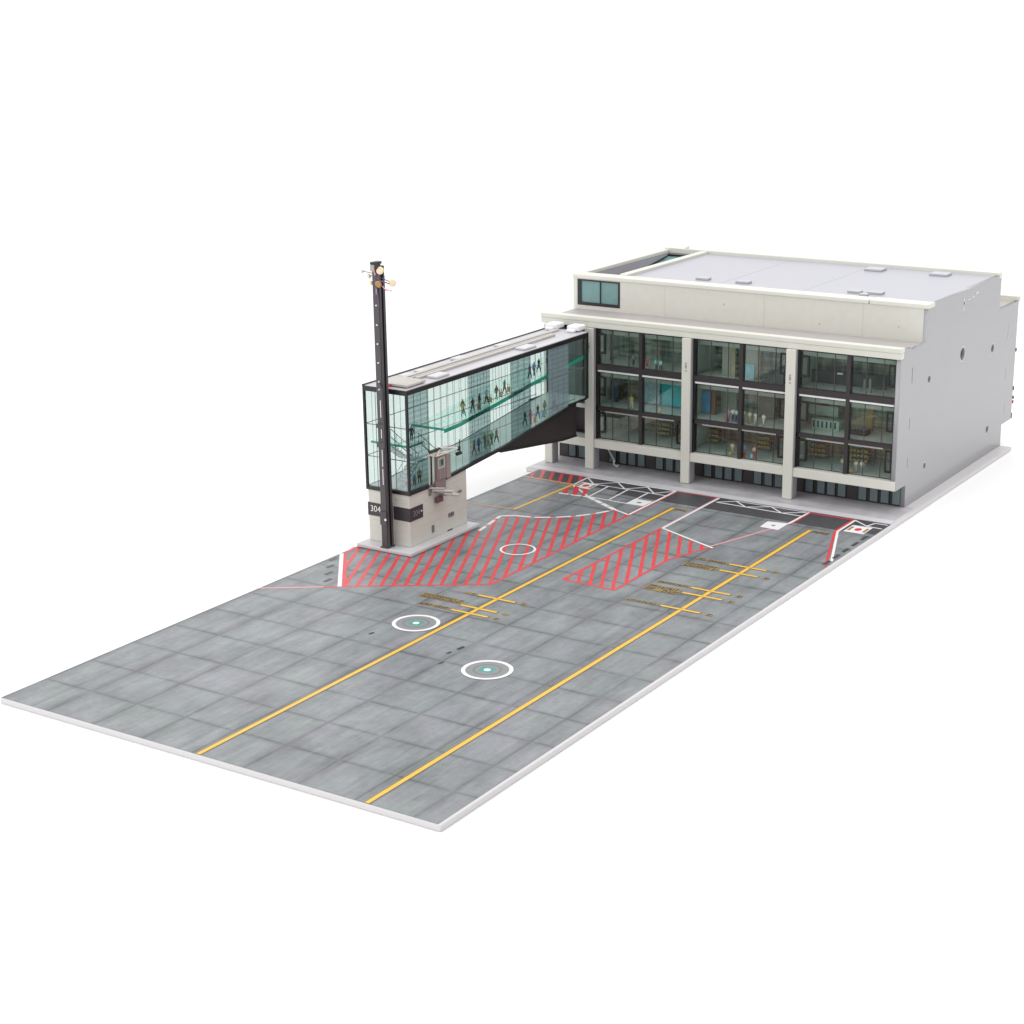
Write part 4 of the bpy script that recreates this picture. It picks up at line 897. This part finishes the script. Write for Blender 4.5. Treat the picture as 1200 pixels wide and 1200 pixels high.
# bridge upper floor
def uz(y):
    for (a, za), (b_, zb) in zip(ups, ups[1:]):
        if a <= y <= b_: return za+(zb-za)*(y-a)/(b_-a)+.001
    return 2.6
def lz(y):
    q = bot+[(.3,2.10)]
    for (a, za), (b_, zb) in zip(q, q[1:]):
        if a <= y <= b_: return za+(zb-za)*(y-a)/(b_-a)+.001
    return 1.46
hb = .365
for x, y, t, bt, ps, rz, lb in ((1.05,-4.98,'orange','green',1,1.6,'person in orange leading the upper row in the first clear bridge pane'),(.92,-4.82,'green','grey',2,1.4,'person in dark green close behind the leading upper person'),
 (1.10,-4.66,'red','navy',1,1.5,'person in a red top pulling an orange suitcase on the upper bridge floor'),(1.06,-4.30,'brown','khaki',0,1.6,'person in dark brown before the second tinted panel, upper bridge floor'),
 (1.05,-3.98,'white','black',1,1.7,'person in a white top on the upper bridge floor'),(1.10,-3.62,'brown','green',2,1.5,'person in brown at the left of the second clear bridge pane'),
 (1.06,-3.20,'green','brown',1,1.6,'person in green with an orange bag ahead on the upper floor'),(1.0,-1.95,'purple','black',1,1.5,'person in purple on the upper floor before the third clear pane'),
 (.98,-1.72,'blue','navy',2,1.4,'person in blue on the upper floor beside the purple one'),(.92,-1.40,'black','black',1,1.6,'person all in black on the upper floor of the third clear pane'),(1.0,-1.10,'navy','navy',0,1.3,'person all in navy on the upper floor nearest the terminal')):
    person(x,y,uz(y),hb,t,bt,lb,ps,rz,group=GB)
for x, y, c, lb in ((1.12,-4.42,'orange','orange suitcase behind the person in red on the bridge'),(1.08,-3.86,'yellow','yellow suitcase on the upper bridge floor'),(1.10,-3.44,'peach','coral suitcase by the person in brown on the bridge'),(1.08,-3.05,'orange','orange suitcase at the end of the upper row')):
    case(x,y,uz(y),.14,c,lb,'suitcases on the bridge')
for x, y, t, bt, ps, rz, lb in ((1.08,-4.60,'pink','red',1,1.6,'person in pink on the lower bridge floor before the second tinted panel'),(1.05,-4.36,'blue','navy',2,1.5,'person in blue behind the pink one on the lower bridge floor'),
 (1.0,-4.02,'grey','grey',0,1.4,'person in grey in the middle of the lower row'),(1.12,-4.06,'yellow','khaki',1,1.8,'person in a yellow top on the lower bridge floor'),(1.06,-3.80,'green','black',2,1.5,'person in dark green trailing the yellow one on the lower floor'),
 (1.05,-3.58,'brown','black',1,1.6,'person in brown last of the first lower group'),(1.05,-2.28,'navy','navy',1,1.5,'person in navy on the lower floor before the third tinted panel'),(1.12,-2.12,'pink','pink',0,1.4,'person all in pink on the lower floor near the third clear pane'),
 (1.08,-1.72,'black','navy',1,1.6,'person in black striding on the lower floor of the third clear pane'),(1.06,-1.36,'khaki','green',2,1.5,'person in khaki on the lower floor before the blue tinted panel'),(1.08,-.92,'beige','black',1,1.6,'person in beige near the terminal on the lower floor'),(1.0,-.80,'white','grey',0,1.5,'person in white near the terminal on the lower floor')):
    person(x,y,lz(y),hb,t,bt,lb,ps,rz,group=GB)
for x, y, c, lb in ((1.16,-1.98,'orange','small orange suitcase on the lower bridge floor'),(1.15,-1.56,'sky','sky blue suitcase on the lower bridge floor'),(1.16,-1.02,'peach','coral suitcase by the person in beige on the bridge')):
    case(x,y,lz(y),.12,c,lb,'suitcases on the bridge')
person(1.08,-6.86,1.425,hb,'khaki','black','person in khaki at the foot of the tower stair behind glass',1,.8,group=GB); person(1.12,-7.12,1.425,hb*.8,'blue','navy','person in blue beside the tower corner post at the stair foot',3,.9,group=GB)
person(1.05,-7.08,2.481,hb,'navy','green','person in navy alone on the green tower landing',0,.4,group=GB)
